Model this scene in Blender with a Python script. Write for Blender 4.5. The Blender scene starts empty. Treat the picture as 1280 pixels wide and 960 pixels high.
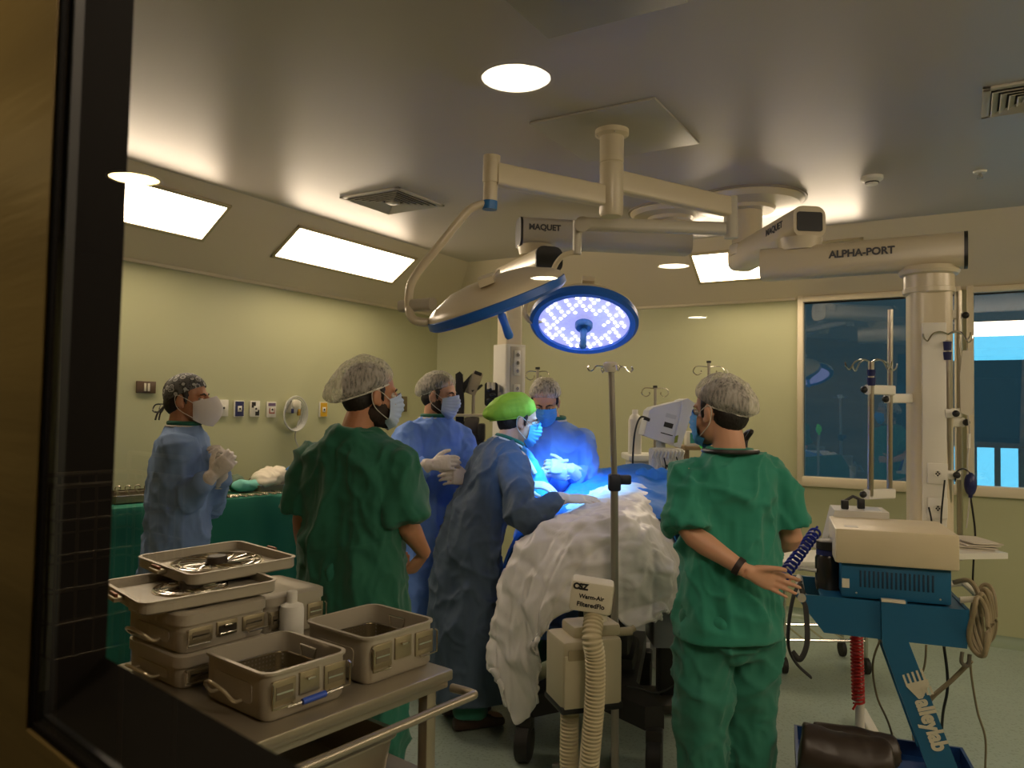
import bpy, bmesh, math, random
import numpy as np
from mathutils import Vector, Matrix, Euler
from math import sin, cos, pi, radians, sqrt
random.seed(7)
SC = bpy.context.scene
COL = SC.collection
V = Vector

# ------------------------------------------------------------------ camera
YAW, PITCH, ROLL, CAMZ, FPX = radians(30.6), radians(1.7), 0.013, 1.6, 960.0
CAM = V((0, 0, CAMZ))
_f0 = V((-sin(YAW), cos(YAW), 0)); _r0 = V((cos(YAW), sin(YAW), 0)); _z = V((0, 0, 1))
_f = (_f0 * cos(PITCH) + _z * sin(PITCH)).normalized()
_u0 = _r0.cross(_f).normalized()
_r = _r0 * cos(ROLL) + _u0 * sin(ROLL)
_u = _u0 * cos(ROLL) - _r0 * sin(ROLL)

def ray(px, py): return _f + _r * ((px - 640) / FPX) - _u * ((py - 480) / FPX)
def P(px, py, d):            # a measured spot of the room: image ray and distance along the view
    return CAM + ray(px, py) * d
def PZ(px, py, z):
    k = ray(px, py); return CAM + k * ((z - CAMZ) / k.z)
def PX(px, py, x):
    k = ray(px, py); return CAM + k * (x / k.x)
def PY(px, py, y):
    k = ray(px, py); return CAM + k * (y / k.y)
def G(px, d, z=0.0):         # point at height z below/above the spot seen at column px, distance d
    p = P(px, 500, d); return V((p.x, p.y, z))

# ------------------------------------------------------------------ materials
def lin(c):
    if isinstance(c, str):
        c = c.lstrip('#'); c = [int(c[i:i + 2], 16) for i in (0, 2, 4)]
    return tuple((x / 255 / 12.92) if x / 255 <= 0.04045 else ((x / 255 + 0.055) / 1.055) ** 2.4 for x in c) + (1.0,)

MATS = {}
def mat(name, col, rough=0.5, metal=0.0, bump=0.0, bscale=60.0, var=0.08, vscale=8.0, spec=0.5, sub=0.0, emit=None, estr=0.0, sheen=0.0, stretch=(1, 1, 1), alpha=1.0, coat=0.0):
    if name in MATS: return MATS[name]
    m = bpy.data.materials.new(name); m.use_nodes = True
    nt = m.node_tree; N = nt.nodes; L = nt.links
    b = N['Principled BSDF']
    b.inputs['Roughness'].default_value = rough; b.inputs['Metallic'].default_value = metal
    b.inputs['Specular IOR Level'].default_value = spec
    b.inputs['Coat Weight'].default_value = coat
    if sheen: b.inputs['Sheen Weight'].default_value = sheen
    if sub:
        b.inputs['Subsurface Weight'].default_value = sub
        b.inputs['Subsurface Radius'].default_value = (0.02, 0.008, 0.004)
        b.inputs['Subsurface Scale'].default_value = 0.3
    b.inputs['Alpha'].default_value = alpha
    c = lin(col)
    tc = N.new('ShaderNodeTexCoord'); mp = N.new('ShaderNodeMapping'); mp.inputs['Scale'].default_value = stretch
    L.new(tc.outputs['Object'], mp.inputs['Vector'])
    n = N.new('ShaderNodeTexNoise'); n.inputs['Scale'].default_value = vscale; n.inputs['Detail'].default_value = 4
    L.new(mp.outputs['Vector'], n.inputs['Vector'])
    mx = N.new('ShaderNodeMix'); mx.data_type = 'RGBA'
    mx.inputs[6].default_value = tuple(max(0, x * (1 - var)) for x in c[:3]) + (1,)
    mx.inputs[7].default_value = tuple(min(1, x * (1 + var)) for x in c[:3]) + (1,)
    L.new(n.outputs['Fac'], mx.inputs[0]); L.new(mx.outputs[2], b.inputs['Base Color'])
    if bump:
        n2 = N.new('ShaderNodeTexNoise'); n2.inputs['Scale'].default_value = bscale; n2.inputs['Detail'].default_value = 3
        L.new(mp.outputs['Vector'], n2.inputs['Vector'])
        bp = N.new('ShaderNodeBump'); bp.inputs['Strength'].default_value = bump; bp.inputs['Distance'].default_value = 0.01
        L.new(n2.outputs['Fac'], bp.inputs['Height']); L.new(bp.outputs['Normal'], b.inputs['Normal'])
    if emit is not None:
        b.inputs['Emission Color'].default_value = lin(emit); b.inputs['Emission Strength'].default_value = estr
    MATS[name] = m
    return m

# ------------------------------------------------------------------ object bookkeeping
def tag(o, label=None, cat=None, group=None, kind=None):
    if label: o['label'] = label
    if cat: o['category'] = cat
    if group: o['group'] = group
    if kind: o['kind'] = kind
    return o
def thing(name, label, cat, loc=(0, 0, 0), rz=0.0, group=None):
    o = bpy.data.objects.new(name, None); COL.objects.link(o)
    o.empty_display_size = 0.05
    o.location = loc; o.rotation_euler = (0, 0, rz)
    return tag(o, label, cat, group)
def link(name, me, m, parent=None):
    o = bpy.data.objects.new(name, me); COL.objects.link(o)
    if m is not None:
        me.materials.clear(); me.materials.append(m)
    if parent is not None: o.parent = parent
    return o
def copy_tree(o, parent=None):
    c = o.copy(); COL.objects.link(c)
    if parent is not None: c.parent = parent
    for ch in list(o.children): copy_tree(ch, c)
    return c
def frame(origin, ydir, zhint=(0, 0, 1)):
    y = V(ydir).normalized(); x = y.cross(V(zhint))
    if x.length < 1e-5: x = y.cross(V((1, 0, 0)))
    x.normalize(); z = x.cross(y)
    M = Matrix((x, y, z)).transposed().to_4x4(); M.translation = V(origin)
    return M

# ------------------------------------------------------------------ mesh builder
class MB:
    def __init__(s): s.bm = bmesh.new(); s.M = Matrix.Identity(4)
    def v(s, p): return s.bm.verts.new(s.M @ V(p))
    def face(s, vs):
        try: return s.bm.faces.new(vs)
        except ValueError: return None
    def box(s, c, size, rot=(0, 0, 0), bevel=0.0, seg=2, M=None):
        R = Euler(rot).to_matrix().to_4x4(); T = Matrix.Translation(V(c))
        X = s.M @ (M if M is not None else T @ R) @ Matrix.Diagonal((size[0], size[1], size[2], 1))
        r = bmesh.ops.create_cube(s.bm, size=1.0, matrix=X)
        if bevel:
            es = list({e for v in r['verts'] for e in v.link_edges})
            bmesh.ops.bevel(s.bm, geom=es, offset=min(bevel, min(size) * .49), segments=seg, affect='EDGES', profile=0.5)
        return s
    def loft(s, rings, cap=True, closed=True):
        vs = [[s.v(p) for p in r] for r in rings]
        n = len(vs[0])
        for a, b in zip(vs[:-1], vs[1:]):
            for i in range(n if closed else n - 1):
                j = (i + 1) % n
                s.face((a[i], a[j], b[j], b[i]))
        if cap and closed:
            s.face(list(reversed(vs[0]))); s.face(vs[-1])
        return s
    def tube(s, pts, r, seg=10, cap=True, closed=False, flat=None):
        pts = [V(p) for p in pts]; n = len(pts)
        rs = r if isinstance(r, (list, tuple)) else [r] * n
        t0 = (pts[1] - pts[0]).normalized()
        nx = t0.orthogonal().normalized()
        rings = []; prev = t0
        for i, p in enumerate(pts):
            if closed: t = pts[(i + 1) % n] - pts[i - 1]
            else: t = pts[min(i + 1, n - 1)] - pts[max(i - 1, 0)]
            t = t.normalized() if t.length > 1e-9 else prev
            q = prev.rotation_difference(t); nx = (q @ nx); nx = (nx - t * nx.dot(t)).normalized(); prev = t
            by = t.cross(nx)
            k = flat if flat else 1.0
            rings.append([p + nx * cos(2 * pi * a / seg) * rs[i] + by * sin(2 * pi * a / seg) * rs[i] * k for a in range(seg)])
        if closed:
            vs = [[s.v(p) for p in rr] for rr in rings]
            for i in range(n):
                a, b = vs[i], vs[(i + 1) % n]
                for k in range(seg): s.face((a[k], a[(k + 1) % seg], b[(k + 1) % seg], b[k]))
            return s
        return s.loft(rings, cap)
    def cyl(s, p0, p1, r0, r1=None, seg=20): return s.tube([p0, p1], [r0, r0 if r1 is None else r1], seg)
    def lathe(s, prof, seg=28, M=None):      # prof: (r, z) pairs, round the local z axis
        M = M if M is not None else Matrix.Identity(4)
        rings = [[M @ V((max(r, 1e-4) * cos(2 * pi * a / seg), max(r, 1e-4) * sin(2 * pi * a / seg), z)) for a in range(seg)] for r, z in prof]
        return s.loft(rings, True)
    def ell(s, c, r, M=None, u=20, w=14):
        T = Matrix.Translation(V(c)) @ (M.to_4x4() if M is not None else Matrix.Identity(4)) @ Matrix.Diagonal((r[0], r[1], r[2], 1))
        bmesh.ops.create_uvsphere(s.bm, u_segments=u, v_segments=w, radius=1.0, matrix=s.M @ T)
        return s
    def prism(s, poly, z0, z1, M=None):      # poly in local xy, pulled along local z
        M = M if M is not None else Matrix.Identity(4)
        return s.loft([[M @ V((x, y, z0)) for x, y in poly], [M @ V((x, y, z1)) for x, y in poly]], True)
    def grid(s, f, nu, nv, closed_u=False):
        vs = [[s.v(f(i / nu, j / nv)) for j in range(nv + 1)] for i in range(nu + (0 if closed_u else 1))]
        n = len(vs)
        for i in range(n if closed_u else n - 1):
            for j in range(nv): s.face((vs[i][j], vs[(i + 1) % n][j], vs[(i + 1) % n][j + 1], vs[i][j + 1]))
        return s
    def mesh(s, name='m', smooth=30):
        bmesh.ops.recalc_face_normals(s.bm, faces=s.bm.faces[:])
        me = bpy.data.meshes.new(name); s.bm.to_mesh(me); s.bm.free()
        if smooth is not None:
            me.polygons.foreach_set('use_smooth', [True] * len(me.polygons))
            if smooth < 180: me.set_sharp_from_angle(angle=radians(smooth))
        return me
    def build(s, name, m, parent=None, smooth=35): return link(name, s.mesh(name, smooth), m, parent)

def smoothpath(pts, n=8):       # Catmull-Rom
    pts = [V(p) for p in pts]; out = []
    for i in range(len(pts) - 1):
        p0 = pts[max(i - 1, 0)]; p1 = pts[i]; p2 = pts[i + 1]; p3 = pts[min(i + 2, len(pts) - 1)]
        for k in range(n):
            t = k / n; t2 = t * t; t3 = t2 * t
            out.append(0.5 * ((2 * p1) + (p2 - p0) * t + (2 * p0 - 5 * p1 + 4 * p2 - p3) * t2 + (3 * p1 - p0 - 3 * p2 + p3) * t3))
    out.append(pts[-1]); return out
def helix(p0, p1, r, turns, n=14):
    p0, p1 = V(p0), V(p1); ax = (p1 - p0); t = ax.normalized(); a = t.orthogonal().normalized(); b = t.cross(a)
    N = int(turns * n)
    return [p0 + ax * (i / N) + a * cos(2 * pi * i / n) * r + b * sin(2 * pi * i / n) * r for i in range(N + 1)]
def rrect(w, h, r, k=5):
    pts = []
    for cx, cy, a0 in ((w / 2 - r, h / 2 - r, 0), (-w / 2 + r, h / 2 - r, 90), (-w / 2 + r, -h / 2 + r, 180), (w / 2 - r, -h / 2 + r, 270)):
        for i in range(k + 1):
            a = radians(a0 + 90 * i / k); pts.append((cx + r * cos(a), cy + r * sin(a)))
    return pts

def lettering(text, size, M, m, parent, name='lettering', ext=0.0008, bold=0.0, sx=1.0, shear=0.0):
    cu = bpy.data.curves.new('t', 'FONT'); cu.body = text; cu.size = size; cu.extrude = ext; cu.offset = bold
    cu.align_x = 'CENTER'; cu.align_y = 'CENTER'; cu.shear = shear
    t = bpy.data.objects.new('t', cu); COL.objects.link(t)
    dg = bpy.context.evaluated_depsgraph_get()
    me = bpy.data.meshes.new_from_object(t.evaluated_get(dg)); bpy.data.objects.remove(t)
    me.transform(M @ Matrix.Diagonal((sx, 1, 1, 1)))
    return link(name, me, m, parent)

# ------------------------------------------------------------------ numpy noise, remeshed cloth and skin
def vnoise(p, seed=0):
    i = np.floor(p).astype(np.int64); f = p - i; u = f * f * (3 - 2 * f)
    def h(a, b, c):
        n = (a * 374761393 + b * 668265263 + c * 1274126177 + seed * 974711) & 0xffffffff
        n = ((n ^ (n >> 13)) * 1274126177) & 0xffffffff
        return ((n ^ (n >> 16)) & 0xffff) / 32767.5 - 1.0
    x, y, z = i[:, 0], i[:, 1], i[:, 2]; ux, uy, uz = u[:, 0], u[:, 1], u[:, 2]
    l = lambda a, b, t: a + (b - a) * t
    return l(l(l(h(x, y, z), h(x + 1, y, z), ux), l(h(x, y + 1, z), h(x + 1, y + 1, z), ux), uy),
             l(l(h(x, y, z + 1), h(x + 1, y, z + 1), ux), l(h(x, y + 1, z + 1), h(x + 1, y + 1, z + 1), ux), uy), uz)
def folds(p, scale, seed=0, sharp=1.6):
    q = p * np.array(scale)
    w = np.stack([vnoise(q * .6 + 7.1, seed + 11), vnoise(q * .6 + 3.3, seed + 12), vnoise(q * .6 + 9.7, seed + 13)], 1)
    a = vnoise(q + w * .9, seed)
    b = vnoise(q * 2.1 + w * 1.4, seed + 5)
    return ((1 - np.abs(a)) ** sharp - .55) + .45 * ((1 - np.abs(b)) ** sharp - .55)

def remesh(mb, voxel, iters=4, disp=None, name='cloth'):
    me0 = mb.mesh(name, None)
    t = bpy.data.objects.new('t', me0); COL.objects.link(t)
    r = t.modifiers.new('r', 'REMESH'); r.mode = 'VOXEL'; r.voxel_size = voxel; r.adaptivity = 0
    if iters:
        s = t.modifiers.new('s', 'SMOOTH'); s.factor = 0.5; s.iterations = iters
    dg = bpy.context.evaluated_depsgraph_get(); dg.update()
    me = bpy.data.meshes.new_from_object(t.evaluated_get(dg)); bpy.data.objects.remove(t); bpy.data.meshes.remove(me0)
    n = len(me.vertices)
    if disp is not None and n:
        co = np.empty(n * 3); me.vertices.foreach_get('co', co); co = co.reshape(-1, 3)
        no = np.empty(n * 3); me.vertices.foreach_get('normal', no); no = no.reshape(-1, 3)
        co = co + no * disp(co)[:, None]
        me.vertices.foreach_set('co', co.ravel()); me.update()
    me.name = name
    me.polygons.foreach_set('use_smooth', [True] * len(me.polygons))
    return me
# ------------------------------------------------------------------ shared materials
CREAM = mat('cream_enamel', '#d9d2bd', 0.35, var=0.04)
WHITE = mat('white_plastic', '#dedbd0', 0.4, var=0.04)
BLACK = mat('black_plastic', '#131313', 0.45)
DARK = mat('dark_rubber', '#1d1b19', 0.6)
INK = mat('dark_ink', '#1a1a1e', 0.6)
STEEL = mat('brushed_steel', '#b9b3a6', 0.28, 1.0, bump=0.05, bscale=80, stretch=(1, 1, 20))
CHROME = mat('chrome', '#cfcbc2', 0.15, 1.0, var=0.03)
ALU = mat('anodised_aluminium', '#b3ab9a', 0.45, 0.35, var=0.06, bump=0.03, bscale=300)
NAVY = mat('navy_plastic', '#1c2358', 0.4)
XW, YB, ZW, ZC = -4.45, 6.32, 2.475, 2.9       # left wall, back wall, top of green paint, ceiling
BX = 0.59
XR, YF = 3.2, -0.2

def struct(name, mb, m, parent=None, smooth=35):
    o = mb.build(name, m, parent, smooth)
    if parent is None: o['kind'] = 'structure'
    return o

# floor: pale mint speckled vinyl
def floor_mat():
    m = mat('mint_vinyl', '#9cab9e', 0.3, var=0.12, vscale=3)
    nt = m.node_tree; N = nt.nodes; L = nt.links; b = N['Principled BSDF']
    vo = N.new('ShaderNodeTexVoronoi'); vo.inputs['Scale'].default_value = 55
    rp = N.new('ShaderNodeValToRGB'); rp.color_ramp.elements[0].position = .15; rp.color_ramp.elements[1].position = .45
    rp.color_ramp.elements[0].color = (.75, .75, .72, 1); rp.color_ramp.elements[1].color = (1, 1, 1, 1)
    tc = N['Texture Coordinate']; L.new(tc.outputs['Object'], vo.inputs['Vector']); L.new(vo.outputs['Distance'], rp.inputs['Fac'])
    mm = N.new('ShaderNodeMix'); mm.data_type = 'RGBA'; mm.blend_type = 'MULTIPLY'; mm.inputs[0].default_value = 1
    src = b.inputs['Base Color'].links[0].from_socket
    L.new(src, mm.inputs[6]); L.new(rp.outputs['Color'], mm.inputs[7]); L.new(mm.outputs[2], b.inputs['Base Color'])
    return m
struct('floor', MB().box(((XW + XR) / 2, 2.4, -0.05), (XR - XW + .2, 8.0, 0.1)), floor_mat())

WALLM = mat('pale_green_paint', '#b7b892', 0.42, var=0.05, vscale=1.5, bump=0.03, bscale=25)
CEILM = mat('satin_white_paint', '#b8b0a9', 0.36, var=0.03, vscale=1.2, bump=0.12, bscale=5)
TRIMM = mat('cream_frame', '#d8ccb0', 0.4, var=0.03)
GROUND = mat('grey_plaster', '#6b6760', 0.8)

struct('wall_left', MB().box((XW - .05, 3.2, ZC / 2), (.1, 7.0, ZC)), WALLM)
struct('wall_right', MB().box((XR + .05, 3.2, ZC / 2), (.1, 7.0, ZC)), WALLM)
wb = MB()
WX = (-1.10, -0.06, 0.04, 1.25); WZ = (1.076, 2.445)
def bw(x0, x1, z0, z1): wb.box(((x0 + x1) / 2, YB + .05, (z0 + z1) / 2), (x1 - x0, .1, z1 - z0))
bw(XW, WX[0], 0, ZC); bw(WX[3], XR, 0, ZC); bw(WX[0], WX[3], 0, WZ[0]); bw(WX[0], WX[3], WZ[1], ZC); bw(WX[1], WX[2], WZ[0], WZ[1])
struct('wall_back', wb, WALLM)
# chamfered duct in the far left corner, painted to the ceiling
struct('wall_corner', MB().prism([(XW, 6.08), (-3.99, YB), (XW, YB)], 0, ZC), WALLM)
# flat ceiling and its sloping margins
struct('ceiling', MB().box(((XW + BX + XR - BX) / 2, (YF + YB - BX) / 2, ZC + .03), (XR - XW - 2 * BX, YB - BX - YF, .06)), CEILM)
def slab(name, pts, nrm, m=CEILM):
    b = MB(); n = V(nrm).normalized() * .03
    b.loft([[V(p) for p in pts], [V(p) + n for p in pts]]); return struct(name, b, m, smooth=None)
SLOPEM = mat('bounce_lit_paint', '#d9cbb4', 0.4, var=0.03, vscale=1.2, bump=0.06, bscale=5)  # bounce light on the visible slopes, painted in as a lighter colour
slab('ceiling_left_slope', [(XW, YF, ZW), (XW, YB, ZW), (XW + BX, YB - BX, ZC), (XW + BX, YF, ZC)], (-.6, 0, .8), SLOPEM)
slab('ceiling_front_slope', [(XW, .42, ZW), (XR, .42, ZW), (XR, .42 + BX, ZC), (XW, .42 + BX, ZC)], (0, -.6, .8))
slab('ceiling_right_slope', [(XR, YF, ZW), (XR, YB, ZW), (XR - BX, YB - BX, ZC), (XR - BX, YF, ZC)], (.6, 0, .8))
slab('ceiling_back_slope', [(XW, YB, ZW), (XR, YB, ZW), (XR - BX, YB - BX, ZC), (XW + BX, YB - BX, ZC)], (0, .6, .8), SLOPEM)
struct('trim_1', MB().box((XW + .006, 2.9, ZW + .005), (.02, 6.4, .03), bevel=.006), TRIMM)
struct('trim_2', MB().box(((-3.99 - 1.15) / 2, YB - .006, ZW + .005), (3.99 - 1.15, .02, .03), bevel=.006), TRIMM)
def cove(name, a, b, n):
    a, b, n = V(a), V(b), V(n); R = .07; rings = []
    for p in (a, b):
        rings.append([p] + [p + n * (R - R * sin(t)) + V((0, 0, R - R * cos(t))) for t in [pi / 2 * i / 6 for i in range(7)]])
    return struct(name, MB().loft(rings), FCOVE)
FCOVE = mat('cove_skirting', '#8b9a84', 0.35)
cove('baseboard_back', (-3.99, YB, 0), (XR, YB, 0), (0, -1, 0))
cove('baseboard_left', (XW, 6.08, 0), (XW, YF, 0), (1, 0, 0))

# windows in the back wall
def glass_mat(name, tint, refl):
    m = bpy.data.materials.new(name); m.use_nodes = True; nt = m.node_tree; N = nt.nodes; L = nt.links
    N.remove(N['Principled BSDF'])
    t = N.new('ShaderNodeBsdfTransparent'); t.inputs[0].default_value = lin(tint)
    g = N.new('ShaderNodeBsdfGlossy'); g.inputs['Roughness'].default_value = 0.0; g.inputs[0].default_value = (.95, .95, .95, 1)
    f = N.new('ShaderNodeLayerWeight'); f.inputs[0].default_value = .5
    pw = N.new('ShaderNodeMath'); pw.operation = 'POWER'; pw.inputs[1].default_value = 5
    mu = N.new('ShaderNodeMath'); mu.operation = 'MULTIPLY_ADD'; mu.inputs[1].default_value = .9; mu.inputs[2].default_value = refl; mu.use_clamp = True
    mx = N.new('ShaderNodeMixShader')
    L.new(f.outputs['Facing'], pw.inputs[0]); L.new(pw.outputs[0], mu.inputs[0])
    L.new(mu.outputs[0], mx.inputs[0]); L.new(t.outputs[0], mx.inputs[1]); L.new(g.outputs[0], mx.inputs[2])
    L.new(mx.outputs[0], N['Material Output'].inputs[0]); return m
PANE = glass_mat('window_glass', '#c9d4e0', .14)
BLIND = mat('blue_grey_blind', '#3c4250', 0.9, var=0.15, vscale=6, stretch=(12, 1, 1))
_nt = BLIND.node_tree; _tr = _nt.nodes.new('ShaderNodeBsdfTranslucent'); _tr.inputs[0].default_value = lin('#7d6a66')
_mx = _nt.nodes.new('ShaderNodeMixShader'); _mx.inputs[0].default_value = .34
_nt.links.new(_nt.nodes['Principled BSDF'].outputs[0], _mx.inputs[1]); _nt.links.new(_tr.outputs[0], _mx.inputs[2]); _nt.links.new(_mx.outputs[0], _nt.nodes['Material Output'].inputs[0])
def window(n, x0, x1):
    fr = MB(); w = .045
    z0, z1 = WZ
    for c, s_ in (((x0 - w / 2 + .01, 0, (z0 + z1) / 2), (w, .06, z1 - z0 + .11)), ((x1 + w / 2 - .01, 0, (z0 + z1) / 2), (w, .06, z1 - z0 + .11)),
                  (((x0 + x1) / 2, 0, z0 - w / 2 + .0), (x1 - x0, .06, w + .03)), (((x0 + x1) / 2, 0, z1 + w / 2), (x1 - x0, .06, w))):
        fr.box((c[0], YB - .005, c[2]), s_, bevel=.008)
    o = struct(f'window_{n}', fr, TRIMM)
    MB().box(((x0 + x1) / 2, YB + .03, (z0 + z1) / 2), (x1 - x0, .006, z1 - z0)).build('pane', PANE, o)
    g = MB()
    for xx in (x0 + .004, x1 - .004): g.box((xx, YB + .022, (z0 + z1) / 2), (.012, .012, z1 - z0))
    for zz in (z0 + .004, z1 - .004): g.box(((x0 + x1) / 2, YB + .022, zz), (x1 - x0, .012, .012))
    g.build('gasket', BLACK, o)
    return o
window(2, WX[0], WX[1]); window(3, WX[2], WX[3])
def quad(x0, x1, z0, z1):
    b = MB(); b.face([b.v((x, YB + .35, z)) for x, z in ((x0, z0), (x1, z0), (x1, z1), (x0, z1))]); return b
# blinds beyond the glass: two cloth lengths with gaps that let the sky through
tag(quad(-.2, 1.9, 2.196, 2.6).build('roller_blind', BLIND), 'upper grey-blue roller blind outside the right-hand window', 'blind')
tag(quad(-.2, 1.9, 1.345, 1.99).build('roller_blind', BLIND), 'lower grey-blue blind panel below the bright strip of sky', 'blind')
struct('wall_outside', quad(-1.84, -.2, 0, 3.2), BLIND)
struct('trim_outside', MB().box((.85, YB + .42, .8), (2.4, .06, .5)), GROUND)
ob = MB()
for k in range(14): ob.box((-.1 + k * .15, YB + .46, 1.2), (.04, .02, .32))
struct('trim_railing', ob, mat('pale_railing', '#9fb6c8', .6))

# ------------------------------------------------------------------ near window in the corridor wall (steel frame, dark reveal)
ND = (_r0 * .775 - _f0 * .631).normalized()          # along the wall, to the right
NN = V((-ND.y, ND.x, 0))                             # into the operating room
if NN.dot(_f0) < 0: NN = -NN
NC = CAM + _f0 * .868 + _r0 * (-.636 * .868); NC.z = 0
ZB, ZT = 1.6 - .352, 2.42
WN = Matrix((ND, NN, V((0, 0, 1)))).transposed().to_4x4(); WN = WN @ Matrix.Rotation(radians(1.9), 4, 'Y'); WN.translation = NC
BRASS = mat('brushed_warm_steel', '#856c3c', 0.38, 0.3, var=0.7, vscale=2.2, bump=.15, bscale=14, stretch=(.3, .3, 3))  # horizontal tone bands paint blurred highlights of corridor light into the steel
fw = MB(); fw.M = WN
TW = .076
def fbox(b, x0, x1, y0, y1, z0, z1, bevel=0): b.box(((x0 + x1) / 2, (y0 + y1) / 2, (z0 + z1) / 2), (x1 - x0, y1 - y0, z1 - z0), bevel=bevel)
fbox(fw, -5.2, -.004, 0, TW, 0, 2.7); fbox(fw, 1.5, 4.8, 0, TW, 0, 2.7); fbox(fw, -.004, 1.5, 0, TW, 0, ZB - .004); fbox(fw, -.004, 1.5, 0, TW, ZT, 2.7)
struct('wall_front', fw, BRASS)
REVEAL = mat('dark_reveal', '#0d0805', 0.6, spec=.12, var=.2)
jb = MB(); jb.M = WN
jb.prism([(.004, ZB), (TW, ZB), (TW, ZB + .058)], 0, 1.5, Matrix(((0, 0, 1, 0), (1, 0, 0, 0), (0, 1, 0, 0), (0, 0, 0, 1))))
for (a, b, c, d) in ((-.004, .004, ZB, ZT), (-.004, 1.5, ZB - .004, ZB + .004), (-.004, 1.5, ZT - .004, ZT + .004), (1.49, 1.5, ZB, ZT)):
    fbox(jb, a, b, .004, TW + .002, c, d)
w1 = struct('window_1', jb, REVEAL)
gk = MB(); gk.M = WN
fbox(gk, 0, .012, .012, .022, ZB, ZT); fbox(gk, 0, 1.5, .012, .022, ZB, ZB + .012)
gk.build('gasket', BLACK, w1)
gl = MB(); gl.M = WN
gl.face([gl.v((x, .006, z)) for x, z in ((-.004, ZB), (1.5, ZB), (1.5, ZT), (-.004, ZT))])
gl.build('pane', glass_mat('viewing_glass', '#f4f2ea', .05), w1)

# corridor on the camera's side
cc = MB(); cc.M = WN
fbox(cc, -5.2, 4.8, -9.2, 0, 2.54, 2.6)
struct('ceiling_corridor', cc, mat('corridor_ceiling', '#3a342c', .8))
cb = MB(); cb.M = WN
fbox(cb, -5.2, 4.8, -9.3, -9.2, 0, 2.6); fbox(cb, -5.3, -5.2, -9.3, 0, 0, 2.6); fbox(cb, 4.8, 4.9, -9.3, 0, 0, 2.6)
struct('wall_corridor', cb, mat('corridor_wall', '#2c2620', .8))
cf = MB(); cf.M = WN
fbox(cf, -5.2, 4.8, -9.2, 0, -.1, 0)
struct('floor_corridor', cf, mat('corridor_floor', '#4a463e', .5))
# wire basket trolley in the corridor, mirrored faintly in the lower left of the glass
WIRE = mat('wire_steel', '#8a7a66', .4, .6)
_v = P(118, 700, 2.6); _q = _v - NN * (2 * (_v - NC - NN * .006).dot(NN))
WT = thing('wire_basket_trolley', 'dark wire basket trolley of the corridor, mirrored in the lower left glass', 'trolley', (_q.x, _q.y, 0), math.atan2(ND.y, ND.x))
_z0, _z1 = 1.6 - .3 * 2.6, 1.6 - .1 * 2.6
def _wire(pts, r, nm): b_ = MB(); b_.tube(pts, r, 6); b_.build(nm, WIRE, WT)
for s_ in (-1, 1):
    for k in range(8):
        _wire([(-.21 + .06 * k, s_ * .2, _z0), (-.21 + .06 * k, s_ * .2, _z1)], .0035, 'wire'); _wire([(s_ * .21, -.2 + .057 * k, _z0), (s_ * .21, -.2 + .057 * k, _z1)], .0035, 'wire')
for k in range(6):
    z_ = _z0 + (_z1 - _z0) * k / 5; _wire([(-.21, -.2, z_), (.21, -.2, z_), (.21, .2, z_), (-.21, .2, z_), (-.21, -.2, z_)], .004 if k < 5 else .009, 'hoop')
_wire([(-.21, -.2, _z1), (-.2, -.2, _z1 + .07), (.2, -.2, _z1 + .07), (.21, -.2, _z1)], .009, 'push_handle')
for x_ in (-.2, .2):
    for y_ in (-.19, .19):
        _wire([(x_, y_, _z0), (x_, y_, .03)], .011, 'leg'); b_ = MB(); b_.M = Matrix.Translation((x_, y_, 0)); b_.tube([(-.012, 0, .04), (.012, 0, .04)], .04, 14); b_.build('castor', DARK, WT)
# five round downlights over the corridor, mirrored in the glass, plus an added unseen one
GLASS_O = NC + NN * .006
def mirror(p): return p - NN * (2 * (p - GLASS_O).dot(NN))
LAMPW = mat('downlight_lens', '#fff2d8', .4, emit='#fff1d2', estr=45.0)
LAMPY = mat('downlight_lens_warm', '#ffe0a0', .4, emit='#ffdf9a', estr=30.0)
proto = None
for (px, py, w) in ((645, 99, 0), (168, 224, 1), (842, 333, 0), (872, 397, 0), (680, 348, 0), (640, 60, 2)):
    q = mirror(PZ(px, py, 2.535))
    if w == 2: q = NC - ND * .15 - NN * .5  # extra downlight put out of view to brighten the steel frame
    t = thing('downlight', 'round recessed downlight of the corridor, mirrored in the glass' if w < 2 else 'added fill downlight, out of view above the steel window frame', 'ceiling light', (q.x, q.y, 2.54), group='corridor downlights' if w < 2 else None)
    MB().lathe([(.10, 0), (.112, 0), (.112, -.004), (.10, -.006), (.098, -.002)]).build('trim_ring', WHITE, t)
    MB().lathe([(.099, -.002), (.06, -.0035), (.0, -.004)]).build('lens', LAMPY if w == 1 else LAMPW, t)
# ------------------------------------------------------------------ panels in the ceiling slopes
PANEL = mat('panel_diffuser', '#fff6e0', .5, emit='#ffe9d0', estr=22.5)
FRAMEP = mat('panel_frame', '#b9ac8c', .45)
SL = math.atan2(ZC - ZW, BX)
def slope_panel(label, c, L_, W_, along_y):
    t = thing('ceiling_light_panel', label, 'ceiling light', c)
    t.rotation_euler = (0, 0, 0 if along_y else -pi / 2)
    R = Matrix.Rotation(-SL, 4, 'Y')
    f = MB(); f.M = R
    for s_ in (-1, 1):
        f.box((s_ * (W_ / 2 - .012), 0, -.004), (.024, L_, .018), bevel=.003); f.box((0, s_ * (L_ / 2 - .012), -.004), (W_, .024, .018), bevel=.003)
    f.build('frame', FRAMEP, t)
    d = MB(); d.M = R; d.box((0, 0, -.004), (W_ - .044, L_ - .044, .008)); d.build('diffuser', PANEL, t)
    return t
def on_left(y): return (XW + .5 * BX + .07, y, ZW + (ZC - ZW) * (.5 + .07 / BX))
slope_panel('bright rectangular light panel in the left ceiling slope, cut by the window frame', on_left(2.54), 1.33, .34, True)
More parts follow.
